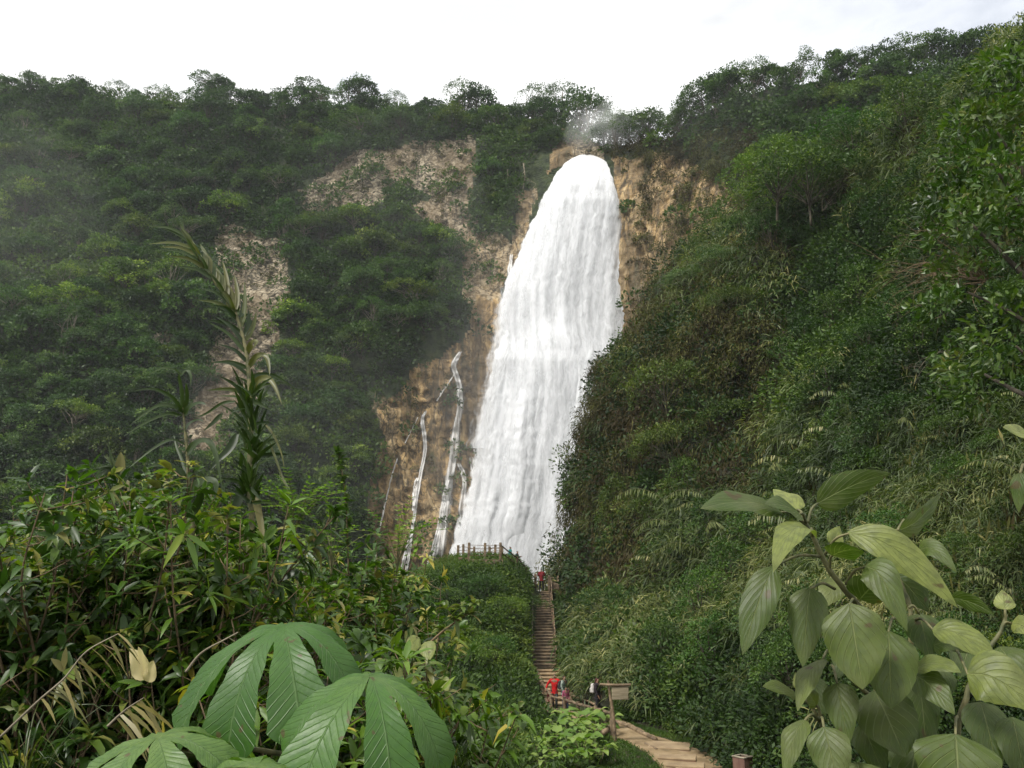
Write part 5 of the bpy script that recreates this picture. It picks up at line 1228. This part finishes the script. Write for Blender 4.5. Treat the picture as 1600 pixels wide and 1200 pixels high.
cane2 = [([(124,690),(90,640),(40,612),(-4,606),(-60,616)], 11, .3, -.3), ([(122,688),(95,668),(45,660),(-10,690),(-60,730)], 12, .4, -.3), ([(118,695),(70,690),(10,712),(-40,740),(-85,770)], 10, .35, -.3),
 ([(120,680),(118,620),(110,575),(108,552)], 12, .5, -.1), ([(126,690),(136,640),(134,600),(130,585)], 11, .45, -.1), ([(125,695),(150,668),(180,656),(202,660)], 24, .3, -.2), ([(113,560),(135,545),(147,560),(147,600)], 12, .4, -.1),
 ([(112,556),(90,540),(50,535),(0,560)], 9, .5, -.2), ([(128,745),(150,722),(175,712),(192,717)], 16, .25, -.2), ([(132,830),(165,795),(205,785),(232,830),(256,945)], 26, .35, -.2), ([(128,795),(80,780),(20,810),(-70,880)], 12, .3, -.3),
 ([(134,912),(95,880),(40,865),(0,874)], 24, .3, -.2), ([(138,980),(160,945),(200,920),(232,928),(228,985)], 34, .3, -.2), ([(140,1040),(165,1010),(190,960),(215,940)], 26, .2, -.2), ([(136,900),(120,850),(100,800),(90,760)], 10, .3, .1)]
reed('giant_reed', 'second shorter cane reed with wide bright green arching blades left of the tallest reed', [(146,1150),(142,1000),(138,850),(130,760),(124,690),(116,600)], cane2, 4.8, (-1.95, 4.8), .017)
z4 = lambda x, y: ((x/3-0-230)/.4587, (y/3+400-330)/.4587)
cane3 = [([z4(560,1010),z4(565,960),z4(566,917)], 26, .95, 0.), ([z4(540,1000),z4(520,940),z4(508,885)], 10, .3, 0.)]+[([z4(550+rng.normal()*5, 990+k*6), z4(500,985+k*5), z4(430,1000+k*26)], 8, .3, -.2) for k in range(6)]+[([z4(555,990+10*k), z4(530-5*k,960), z4(525-14*k, 935)], 8, .6, .0) for k in range(4)]
reed('giant_reed', 'small cane tip with a pale leaf standing at far left above the shrubs', [z4(600,1180), z4(585,1090), z4(560,1000), z4(545,960)], cane3, 5.6, (-2.55, 5.6), .012)

# --- grass-like clumps with long arching blades
def blade_clump(seed, n=70, H=1.1, spread=.9, w_=.022):
    r = np.random.default_rng(seed); root = empty('reed_grass', (0,0,0)); a = Acc()
    for i in range(n):
        g = r.uniform(0, 6.28); L = H*r.uniform(.55, 1.1); s = r.uniform(.15, 1)*spread; b = np.array([math.cos(g), math.sin(g), 0])
        p0 = b*.06*r.random(); C = [p0, p0+b*s*.22*L+Z3*L*.42, p0+b*s*.62*L+Z3*L*.68, p0+b*s*1.05*L+Z3*L*(.68-.35*s)]
        ribbon(a, np.array(C), w_*r.uniform(.6, 1.2), 9, .3, np.clip(r.choice([.1,.35,.55,.9], p=[.35,.35,.2,.1])+r.normal()*.06, 0, 1), r.uniform(-40,40), view=nrm(b*.4+Z3))
    a.obj('blades', M['cane'], root, True); return root
GP_ = [blade_clump(1), blade_clump(2, 55, 1.3, 1.15, .018), blade_clump(3, 60, .9, 1.2, .014)]
gused = [False]*3
def put(protos, used_, k, p, s, rz, label, cat, grp, cols=None, sq=1.):
    if not used_[k]: o = protos[k]; used_[k] = True
    else: o = copy_tree(protos[k])
    o.location = tuple(map(float, p)); o.rotation_euler = (rng.normal()*.12, rng.normal()*.12, rz); o.scale = (s, s, s*sq)
    for ch in o.children: ch.color = (*(cols or (1,1,1)), 1)
    tag(o, label, cat, grp); return o
def on_top(u, v, Y, h):      # stand a plant of height h so that its top shows at u, v
    p = at(u, v, Y); return p-Z3*h
gl = [(10,810,6.2,1,.9),(60,850,5.6,1,.8),(120,850,6.4,0,.7),(30,900,5.,2,.8),(100,960,4.8,1,.7),(300,840,6.2,0,.6),(0,1000,4.4,2,.8),(165,1000,4.6,1,.6),(60,1100,3.6,2,.6),(-30,860,5.2,1,.9)]
for i, (u, v, Y, k, s) in enumerate(gl):
    put(GP_, gused, k, on_top(u, v, Y, .72*s*(1.3 if k == 1 else 1.)), s, rng.uniform(0, 6.28), ['dense tuft of reed grass with upright green blades among the left shrubs','loose tuft of long arching reed-grass blades at the far left','low fine-bladed reed-grass tuft, some blades straw coloured, at left'][k], 'grass tuft',
        ['upright reed grass','arching reed grass','fine reed grass'][k])
put(GP_, gused, 2, at(700,1160,4.6)-Z3*.25, .45, .5, 'isolated tuft of green blades at the right edge of the umbrella leaves', 'grass tuft', None)

# --- shrubs with whorls of lance-shaped leaves
def whorl_shrub(seed, H=1.5, n_st=9, ll=.13, mat='shrub', spread=.5, tint=.42, lw=.27, wh=7, name='leafy_shrub', droop=.35, pale=.12):
    r = np.random.default_rng(seed); root = empty(name, (0,0,0)); st = Acc(); lf = Acc(); B=[];D=[];U=[];Ls=[];Tn=[];Bn=[]
    for i in range(n_st):
        g = i*2.4+r.normal()*.3; sp_ = spread*r.uniform(.25, 1.1); h = H*r.uniform(.6, 1.05); b = np.array([math.cos(g), math.sin(g), 0])
        P = catmull([[0,0,-.1], b*sp_*.35*h+Z3*h*.35, b*sp_*.75*h+Z3*h*.72+r.normal(size=3)*.04, b*sp_*h+Z3*h+r.normal(size=3)*.05], 16); tube(st, P, np.linspace(.009, .003, 16), 5, .5)
        tips = [(P[-1], nrm(P[-1]-P[-3]), 1.)]
        for j in range(5, 15):
            if r.random() < .62:
                d_ = nrm(r.normal(size=3)*np.array([1,1,.3])+Z3*.7); q = P[j]+d_*r.uniform(.08,.24); tube(st, np.stack([P[j], (P[j]+q)/2-Z3*.01, q]), [.004,.003,.002], 4, .6); tips.append((q, d_, .85))
            tips.append((P[j], nrm(P[j]-P[j-1]), -1))
        for q, d_, f in tips:
            m = wh if f > 0 else 3; pale_ = r.random() < pale
            for a_ in range(m):
                gg = a_/m*6.28+r.normal()*.25; e = nrm(np.cross(d_, r.normal(size=3))); e2_ = np.cross(d_, e); rad = e*math.cos(gg)+e2_*math.sin(gg)
                tl_ = r.uniform(.15, .8) if f > 0 else r.uniform(.1,.5)
                B.append(q+r.normal(size=3)*.008); D.append(rad+d_*tl_+Z3*.1); U.append(d_+Z3*.6); Ls.append(ll*r.uniform(.6,1.2)); Tn.append(np.clip((.93 if pale_ else tint)+r.normal()*.13, 0, 1)); Bn.append(droop*r.uniform(.3,1.6))
    leaves(lf, np.array(B), np.array(D), np.array(U), np.array(Ls), np.array(Ls)*lw, L8, np.array(Bn), np.array(Tn))
    lf.obj('foliage', M[mat], root, True); st.obj('stems', M['twig'], root); return root
SHP = [whorl_shrub(1), whorl_shrub(2, 1.3, 10, .12, tint=.32, pale=.18), whorl_shrub(3, 1.6, 8, .15, lw=.22, tint=.5, spread=.35, pale=.05), whorl_shrub(4, 1.1, 11, .10, lw=.5, tint=.45, wh=5, droop=.2), whorl_shrub(5, 1.2, 10, .15, lw=.30, tint=.25, wh=8, droop=.6, pale=.22)]
sused = [False]*5
SN = ['bushy shrub with green lance-shaped leaves','dark shrub with straw-coloured leaves','tall shrub with long thin leaves','low shrub with small round leaves','drooping dark shrub with dry leaves']
sh = []
topl = lambda u: np.interp(u, [-60,60,170,230,300,380,440,500,560,620,680], [810,805,750,722,745,800,850,855,830,870,960])
for rowi, (dv, Y0, n_) in enumerate(((2,4.4,9),(45,4.4,10),(8,8.2,15),(50,7.2,15),(100,6.4,15),(155,5.6,14),(215,4.9,13),(275,4.3,11))):
    for i in range(n_):
        u = -70+i*(740/n_)+rng.uniform(-16, 16); v = topl(u)+dv+rng.uniform(-12, 22)
        if (290 < u < 640 and v > 985) or (rowi < 2 and u > 420): continue
        if u > 640 and v < 960: continue
        sh.append((u, v, Y0+rng.uniform(-.3,.3)))
sh += [(560,905,7.),(600,905,7.5),(610,960,6.5),(640,985,6.),(560,960,6.2),(520,930,6.3),(655,1035,5.2),(620,1020,5.6),(680,1060,5.),(540,1000,5.),(500,960,5.6),(470,930,5.8),(590,1000,4.6),(380,960,5.),(340,985,4.6),(300,1030,4.2),(520,1040,4.2)]
HH = [1.5,1.3,1.6,1.1,1.2]
for u, v, Y in sh:
    k = int(rng.choice(5, p=[.26,.24,.16,.14,.20])); c = [(.85,.95,.7),(1.05,1.15,.8),(1.3,1.4,.8),(.7,.85,.6),(1.6,1.6,.7)][int(rng.integers(0,5))]
    w1 = 'at far left' if u < 180 else 'below the tall reeds' if u < 420 else 'left of the mound'
    w2 = 'atop the bank' if v < topl(u)+75 else 'low down'
    put(SHP, sused, k, on_top(u, v, Y, HH[k]*.98), 1., rng.uniform(0,6.28), f"{SN[k]} {w1}, {w2}", 'shrub', f"{SN[k]} {w1}, {w2}", c)
# tall thin shoot, bright sprigs, bent twig with rosettes, pale heart leaves
def shoot(name, pts, Y, label, ll, lw, mat, n_, tints, tm=L8, cat='plant', twig='twig', r0=.008, side=1., up=.3):
    P = catmull([at(u, v, Y) for u, v in pts], 30); off = P[0].copy(); root = empty(name, off, label, cat); a = Acc(); tube(a, P-off, np.linspace(r0, r0*.3, 30), 6, .5); a.obj('stem', M[twig], root)
    a = Acc(); j = rng.uniform(6, 29, n_).astype(int); T = nrm(np.gradient(P, axis=0))[j]; d_ = nrm(rvec(n_)*side+T*.4+Z3*up); 
    leaves(a, P[j]-off, d_, Z3+rvec(n_)*.5, ll*rng.uniform(.5,1.2,n_), ll*lw, tm, .25, np.clip(rng.uniform(*tints, n_), 0, 1)); a.obj('foliage', M[mat], root, True); return root
shoot('slender_shoot', [(545,900),(543,840),(540,780),(534,735),(527,700)], 7., 'thin dark shoot with tiny paired leaves standing before the brown cliff', .10, .32, 'shrub', 170, (.1,.8))
shoot('slender_shoot', [(640,890),(650,860),(655,835)], 7.4, 'small bare-stemmed sprig beside the brown cliff foot', .08, .4, 'bright', 30, (.2,.9))
def sprig(u, v, Y, label, n_=14, ll=.05, spread=.22, mat='bright', frond=.22):
    c = at(u, v, Y); root = empty('bright_sprig', c-Z3*.25, label, 'plant'); st = Acc(); lf = Acc()
    for i in range(n_):
        d_ = nrm(np.array([rng.normal(), rng.normal()*.6, abs(rng.normal())*.7+.1])); q = Z3*.25+d_*spread*rng.uniform(.5,1.2); P = catmull([[0,0,0], Z3*.14+d_*.04, q, q+d_*frond-Z3*.05], 14); tube(st, P, np.linspace(.004,.0015,14), 4, .6)
        j = np.repeat(np.arange(5, 14), 2); sd_ = nrm(np.cross(d_, Z3)); sg = np.tile([1,-1], 9)[:,None]
        leaves(lf, P[j], sd_*sg+d_*.5, Z3+rvec(18)*.35, ll*rng.uniform(.8,1.2,18), ll*.45, L8, .1, rng.uniform(.2,1,18))
    lf.obj('foliage', M[mat], root, True); st.obj('stems', M['stem'], root)
sprig(462,800,6.6,'bright lime-green fern-like sprig right of the tallest reed', 22)
sprig(520,850,6.4,'bright green sprig at the foot of the thin dark shoot', 12)
sprig(622,848,6.8,'lime-green sprig hanging out before the brown cliff and thin stream', 12)
sprig(415,905,6.,'pale green lacy spray below the lime-green sprig', 16, .04, .3, 'herb')
root = empty('twig_plant', at(660,1010,5.2), 'leaning twig with rosettes of pointed yellow-green leaves in front of the mound', 'plant'); off = at(660,1010,5.2)
a = Acc(); tube(a, catmull(np.array([at(660,1015,5.2), at(690,988,5.1), at(715,970,5.), at(733,958,5.)])-off, 12), np.linspace(.008,.004,12), 6, .9); 
for q in ((700,955),(722,950),(742,945)): tube(a, np.array([at(712,972,5.), at(*q,4.95)])-off, [.004,.002], 5, .9)
a.obj('stem', M['twig'], root); a = Acc()
for u, v in ((697,952),(722,948),(741,944),(733,960),(690,985),(712,968)):
    n_ = 11; c = at(u, v, 4.95)-off; d_ = nrm(rvec(n_)*np.array([1,.8,.5])+Z3*.45); leaves(a, np.tile(c,(n_,1)), d_, Z3+rvec(n_)*.3, rng.uniform(.07,.12,n_), .03, L8, .4, rng.uniform(.5,1.,n_))
a.obj('foliage', M['shrub'], root, True)
root = empty('heart_leaf_vine', at(640,1050,4.8), 'vine with pale grey heart-shaped leaves in front of the mound', 'vine'); off = at(640,1050,4.8); a = Acc(); b = Acc()
for (u0,v0),(u1,v1),W in (((655,996),(636,1022),22),((664,1003),(672,1031),26),((628,1045),(616,1062),20),((690,1062),(700,1080),18),((600,1030),(590,1052),18),((648,1058),(640,1078),16)):
    B, T = at(u0,v0,4.7), at(u1,v1,4.62); big_leaf_geo(a, np.array([B, (B*2+T)/3+Z3*.008, (B+T*2)/3+Z3*.006, T])-off, W/FPX*4.7, FRONT(B), .1, .03, .93, 'cordate', int(u0)); tube(b, np.array([at(640,1050,4.8)+Z3*.01, (B+off)/2+Z3*.02, B])-off, .003, 5, .6)
a.obj('foliage', M['big'], root); b.obj('stems', M['stem'], root)
# pale folded dry leaf and the long straw-coloured arching fronds at left
root = empty('dry_leaf', at(215,1040,3.4), 'large pale folded dry leaf caught in the left shrubs', 'leaf'); off = at(215,1040,3.4); a = Acc()
for (u0,v0),(u1,v1),W,rl in (((228,1062),(202,1013),30,20),((232,1066),(240,1032),20,-20),((228,1058),(216,1010),18,-40)):
    B, T = at(u0,v0,3.4), at(u1,v1,3.38); n_ = nrm(FRONT(B)+np.cross(nrm(T-B), FRONT(B))*math.tan(R(rl))); big_leaf_geo(a, np.array([B, (B*2+T)/3, (B+T*2)/3+Z3*.01, T])-off, W/FPX*3.4, n_, .4, .06, 1., 'ovate', int(u0))
a.obj('blade', leaf_mat('dry_pale_leaf', [(0,(.3,.29,.19)),(1,(.48,.46,.34))], .3, .6, .3), root)
def frond(pts, Y, label, n_, ll, tint=(.7,1.), wd=.05, r0=.005):
    P = catmull([at(u, v, Y) for u, v in pts], 30); off = P[0].copy(); root = empty('dry_frond', off, label, 'frond'); a = Acc(); tube(a, P-off, np.linspace(r0, r0*.35, 30), 6, 1.); a.obj('stem', M['palebark'], root); a = Acc()
    j = np.linspace(8, 29, n_).astype(int); T = nrm(np.gradient(P, axis=0))[j]; leaves(a, P[j]-off, T*.8-Z3*.9+rvec(n_)*.25, rvec(n_), ll*rng.uniform(.6,1.2,n_), ll*wd*1.6, BL, .3, rng.uniform(*tint, n_)); a.obj('foliage', M['cane'], root)
frond([(0,1152),(60,1095),(100,1060),(135,1018),(185,990)], 3.2, 'long pale arching dry frond at the lower left edge', 22, .16)
frond([(0,880),(30,850),(55,838),(75,842)], 4.8, 'straw-coloured bent reed stem at the far left edge', 14, .2)
frond([(290,1050),(315,1020),(350,1000),(372,988)], 3.6, 'bare reddish twig slanting above the largest umbrella leaf', 4, .06, (.5,.8), .12, .006)
frond([(168,1135),(195,1110),(225,1090)], 3.1, 'thin pale dry blades left of the umbrella leaves', 8, .2, (.85,1.))

# --- arching reeds on the near hillside, dead bush, side tree
def arch_reed(seed, L=3.2, n_=26, ll=.42, tints=(.55,.9)):
    r = np.random.default_rng(seed); root = empty('arching_reed', (0,0,0)); P = catmull([[0,0,0],[.28*L,0,.30*L],[.62*L,.02*L,.42*L],[.98*L,.05*L,.30*L]], 24); a = Acc(); tube(a, P, np.linspace(.022,.006,24), 5, .8); a.obj('stem', M['stem'], root)
    a = Acc(); j = np.linspace(7, 23, n_).astype(int); sd_ = np.tile([1,-1], n_)[:n_,None]*np.array([0,1.,0]); T = nrm(np.gradient(P, axis=0))[j]
    leaves(a, P[j]+r.normal(size=(n_,3))*.02, T*.35-Z3*.75+sd_*.35+r.normal(size=(n_,3))*.12, sd_+T, ll*r.uniform(.7,1.15,n_)*np.interp(np.arange(n_), [0,n_*.4,n_-1], [.7,1.1,.5]), .085, BL, .2, r.uniform(*tints, n_)); a.obj('foliage', M['reed'], root); return root
RP = [arch_reed(1), arch_reed(2, 2.6, 22, .36, (.65,1.)), arch_reed(3, 3.6, 34, .48, (.5,.92))]; rused = [False]*3
fixed = [(1237,545,1,.5),(1347,612,1,.5),(1345,640,0,.55),(1330,632,2,.5),(1278,700,2,.6),(1300,715,1,.6),(1215,735,1,.5),(1290,728,0,.6),(1335,745,0,.5),(1400,760,2,.5),(1020,815,1,.6),(1070,828,0,.6),(1030,858,1,.6),(980,895,1,.7),(970,930,2,.8),(945,970,2,.9),(985,985,2,.9),(1040,985,1,.8),(1065,995,0,.8),(940,1010,1,.8),(960,1042,2,.8),(1090,1003,0,.7),(1500,710,2,.4),(1450,640,1,.4)]
for i, (u, v, k, s) in enumerate(fixed): fixed[i] = (u, v, k, s, True)
rl_ = list(fixed)
for u, v in np.stack([rng.uniform(900, 1640, 1500), rng.uniform(600, 1100, 1500)], -1):
    if len(rl_) >= 105: break
    if zone(np.array([u]), np.array([v]))[0] != 3 or any(abs(u-q[0])+abs(v-q[1]) < 34 for q in rl_): continue
    rl_.append((u, v, int(rng.integers(0,3)), rng.uniform(.5,.9), False))
for u, v, k, s, fx in rl_:
    p = hill_pos(u, v); Yh = p[1]; s = s*np.clip(Yh/42, .42, 1.25)*(1.35 if fx else 1.1); p = p+nrm(-p)*2.1*s-Z3*.1*s
    if not clear_of((p+np.array([-1.5*s,0,0]))[None], np.array([2.4*s]), 8.)[0]: continue
    o = put(RP, rused, k, p, s, R(180)+rng.uniform(-.9,.9) if (rng.random() < .6 and u > 1030) else rng.uniform(-.8,.8), '', 'reed', None)
    w_ = 'by the dark hollow' if v < 720 else 'high on the slope' if v < 860 else 'mid slope' if v < 980 else 'low on the slope'
    h_ = 'beside the stairs' if u < 1010 else 'behind the big leaves' if u > 1180 else 'right of the signpost'
    nmk = ['medium arching reed, pale leaves','short arching reed, straw-coloured leaves','long arching reed, drooping leaf rows'][k]
    tag(o, f"{nmk} {w_}, {h_}", 'reed', f"{nmk} {w_}, {h_}")
def dead(name, u, v, Y, n_, L, label, tdir, mat='twig', sp=.55, r0=.02):
    c = at(u, v, Y); root = empty(name, c, label, 'dead bush'); a = Acc()
    for i in range(n_):
        d_ = nrm(np.array(tdir)+rng.normal(size=3)*sp*np.array([1,.6,.6])); l = L*rng.uniform(.5,1.1); w_ = rng.normal(size=3)*.06*l
        P = catmull([[0,0,0], d_*l*.35+Z3*.08*l+w_, d_*l*.7+Z3*.07*l+w_*1.5, d_*l-Z3*.08*l], 12); tube(a, P, np.linspace(r0, r0*.25, 12), 4, rng.uniform(.3,1), cap=False)
        for q in range(4):
            j = rng.integers(4, 11); e = nrm(d_+rng.normal(size=3)*.6); m = l*rng.uniform(.2,.45); tube(a, catmull([P[j], P[j]+e*m*.5+Z3*.03, P[j]+e*m-Z3*.07*m], 7), np.linspace(r0*.45, r0*.15, 7), 3, rng.uniform(.3,1), cap=False)
    a.obj('branches', M[mat], root)
def front_of(u, v, dd_): p = hill_pos(u, v); return float(p[1]-dd_)
dead('dead_bush', 1545, 440, front_of(1545,440,1.8), 46, 4.2, 'bare brown dead bush spreading thin twigs to the left on the right slope', (-1,-.1,.12), r0=.016)
dead('dead_bush', 1500, 545, front_of(1500,545,1.5), 18, 2.6, 'smaller tangle of pale bare stems just below the bare brown dead bush', (-.5,-.1,-.5), 'palebark', r0=.010)
dead('dead_bush', 1285, 330, front_of(1285,330,3.), 6, 3.2, 'pale bare leaning branches behind the large bright rounded tree', (.6,-.1,.6), 'palebark', .35, .03)
dead('dead_bush', 1060, 290, float(mount_pos(1060,290)[1]-2), 8, 4., 'thin bare stems hanging on the brown rock right of the waterfall', (.1,-.1,-1), 'twig', .35, .03)
# bare hanging trunks on the cliff left of the falls
for i, (u, v, v2) in enumerate(((792,250,335),(818,255,300),(16,360,415))):
    P = catmull([at(u,v,mount_pos(u,v)[1]-2.5), at(u+2,(v+v2)/2,mount_pos(u,v)[1]-2.8), at(u-2,v2,mount_pos(u,v)[1]-2.5)], 8); a = Acc(); tube(a, P, np.linspace(.16,.10,8), 6, 1.); 
    for q in range(4): tube(a, catmull([P[q+2], P[q+2]+np.array([rng.normal()*1.2,-.3,-1.2]), P[q+2]+np.array([rng.normal()*2,-.3,-3])], 5), [.07,.06,.05,.04,.03], 4, .9)
    tag(a.obj('hanging_root', M['palebark']), ['pale root hanging down the dark cliff left of the waterfall','shorter pale root hanging nearest the waterfall','pale bare trunk standing at the far left edge of the mountainside'][i], ['root','root','dead tree'][i])
# tree whose foliage enters at the right edge
T3 = make_tree('side_tree', 9.5, 3.0, 34, .75, 9000, .17, 'tall', .55, seed=31, tm=L8, elong=.42, tmat='shrub')
T3.location = tuple(map(float, at(1690, 640, 15.)+np.array([0,0,-2.5]))); T3.scale = (1,1,1.05); tag(T3, 'small-leaved tree whose foliage enters at the right edge of the photo', 'tree')
for ch in T3.children: ch.color = (.85,.95,.75,1)

# --- broad-leaved herbs by the path
def herb(seed, n_=12, ll=.5):
    r = np.random.default_rng(seed); root = empty('broad_leaved_herb', (0,0,0)); st = Acc(); a = Acc()
    for i in range(n_):
        g = i*2.4+r.normal()*.2; h = r.uniform(.2,.62); b = np.array([math.cos(g), math.sin(g), 0]); q = b*h*.6*r.uniform(.4,1)+Z3*h; tube(st, catmull([[0,0,0], q*.5+Z3*.05, q], 5), .012, 4, .6)
        l = ll*r.uniform(.6,1.15); d_ = nrm(b+Z3*r.uniform(-.1,.4)); C = [q, q+d_*l*.35+Z3*.05*l, q+d_*l*.7, q+d_*l-Z3*.22*l]
        s = np.linspace(0,1,9); P = catmull(C, 9); S = nrm(np.cross(d_, Z3)); w_ = l*.34*np.clip(s/.12,0,1)**.5*(1-s**2.2)**.8; t = np.linspace(-1,1,5)
        V = P[:,None]+S*(w_[:,None]*t[None])[...,None]+Z3*(.2*w_[:,None]*np.abs(t)[None]+.04*l*np.sin(s[:,None]*9+i)*np.abs(t)[None])[...,None]; a.add(V.reshape(-1,3), grid_faces(9,5), np.clip(r.uniform(.25,.95), 0, 1))
    a.obj('foliage', M['herb'], root, True); st.obj('stems', M['stem'], root); return root
HB = [herb(1), herb(2, 9, .62), herb(3, 14, .42)]; hused = [False]*3
hp = [(942,1140),(948,1150),(925,1150),(930,1155),(900,1152),(912,1150),(880,1140),(870,1155),(890,1162),(908,1168),(928,1165),(855,1165),(872,1175),(845,1180),(890,1185),(910,1190),(930,1185),(860,1195),(835,1195),(880,1205),(900,1210),(936,1134),(920,1205),(850,1212),(938,1200),(826,1186),(866,1165),(910,1158)]
for i, (u, v) in enumerate(hp):
    p = mound_pos(u, v); k = int(rng.integers(0,3)); s = rng.uniform(.75,1.15)
    put(HB, hused, k, p+Z3*.12, s, rng.uniform(0,6.28), f"{['bright','large-leaved','small-leaved'][k]} green broad-leaved herb {'close behind the signpost' if v < 1152 else 'at the bottom edge left of the path'}", 'herb', f"{['bright','large','small'][k]} herbs {'behind the signpost' if v < 1152 else 'left of the path'}")
put(HB, hused, 1, at(600,1225,3.4)-Z3*.5, .4, 1., 'small bright round-leaved herb at the bottom edge below the umbrella leaves', 'herb', None)

# ------------------------------------------------------------------ sky, sun, exposure
w = bpy.data.worlds.new('World'); scene.world = w; w.use_nodes = True; nt = w.node_tree; nt.nodes.clear()
SUN_EL, SUN_AZ = R(54), R(226)      # azimuth clockwise from +Y: behind the camera, to the left
sky = N(nt, 'ShaderNodeTexSky', sky_type='NISHITA'); sky.sun_disc = False; sky.sun_elevation = SUN_EL; sky.sun_rotation = SUN_AZ
tc = N(nt, 'ShaderNodeTexCoord'); mp = N(nt, 'ShaderNodeMapping'); mp.inputs['Scale'].default_value = (1.4, 1.4, 3.5); mp.inputs['Location'].default_value = (.35, .1, .2)
nt.links.new(tc.outputs['Generated'], mp.inputs[0])
cl = N(nt, 'ShaderNodeTexNoise'); cl.inputs['Scale'].default_value = 1.6; cl.inputs['Detail'].default_value = 7; cl.inputs['Roughness'].default_value = .55
nt.links.new(mp.outputs[0], cl.inputs['Vector'])
cover = ramp(nt, cl.outputs[0], [(.33, (.55,.55,.55)), (.5, (1,1,1))]).outputs[0]
shade = ramp(nt, cl.outputs[0], [(.3, (5.6,5.75,5.9)), (.5, (9.6,9.6,9.55)), (.65, (6.3,6.35,6.4))]).outputs[0]
bg = N(nt, 'ShaderNodeBackground'); bg.inputs[1].default_value = .1
# a thin spot in the cloud, high to the right of the falls
dt = N(nt, 'ShaderNodeVectorMath', operation='DOT_PRODUCT'); nt.links.new(tc.outputs['Generated'], dt.inputs[0]); gv = at(1570, -60, 1.); gv = gv/np.linalg.norm(gv); dt.inputs[1].default_value = tuple(map(float, gv))
thin = ramp(nt, dt.outputs['Value'], [(.955, (0,0,0)), (.997, (.45,.45,.45))]).outputs[0]
cover = mixc(nt, thin, cover, (0,0,0))
nt.links.new(mixc(nt, cover, sky.outputs[0], shade), bg.inputs[0])
wo = N(nt, 'ShaderNodeOutputWorld'); nt.links.new(bg.outputs[0], wo.inputs[0])
sd = bpy.data.lights.new('sun', 'SUN'); sd.energy = 3.0; sd.angle = R(12); sd.color = (1, .96, .9)
so = link('sun', sd)
dvec = (-math.cos(SUN_EL)*math.sin(SUN_AZ), -math.cos(SUN_EL)*math.cos(SUN_AZ), -math.sin(SUN_EL))
from mathutils import Vector
so.rotation_euler = Vector(dvec).to_track_quat('-Z', 'Y').to_euler()
vs_ = scene.view_settings; vs_.view_transform = 'Standard'; vs_.look = 'None'; vs_.exposure = 0.66; vs_.gamma = 1; vs_.use_curve_mapping = False
scene.cycles.use_denoising = True; scene.cycles.max_bounces = 6; scene.cycles.transparent_max_bounces = 12
scene.cycles.diffuse_bounces = 3; scene.cycles.glossy_bounces = 2; scene.cycles.transmission_bounces = 3; scene.cycles.volume_bounces = 3
scene.cycles.use_adaptive_sampling = True; scene.cycles.adaptive_threshold = .02
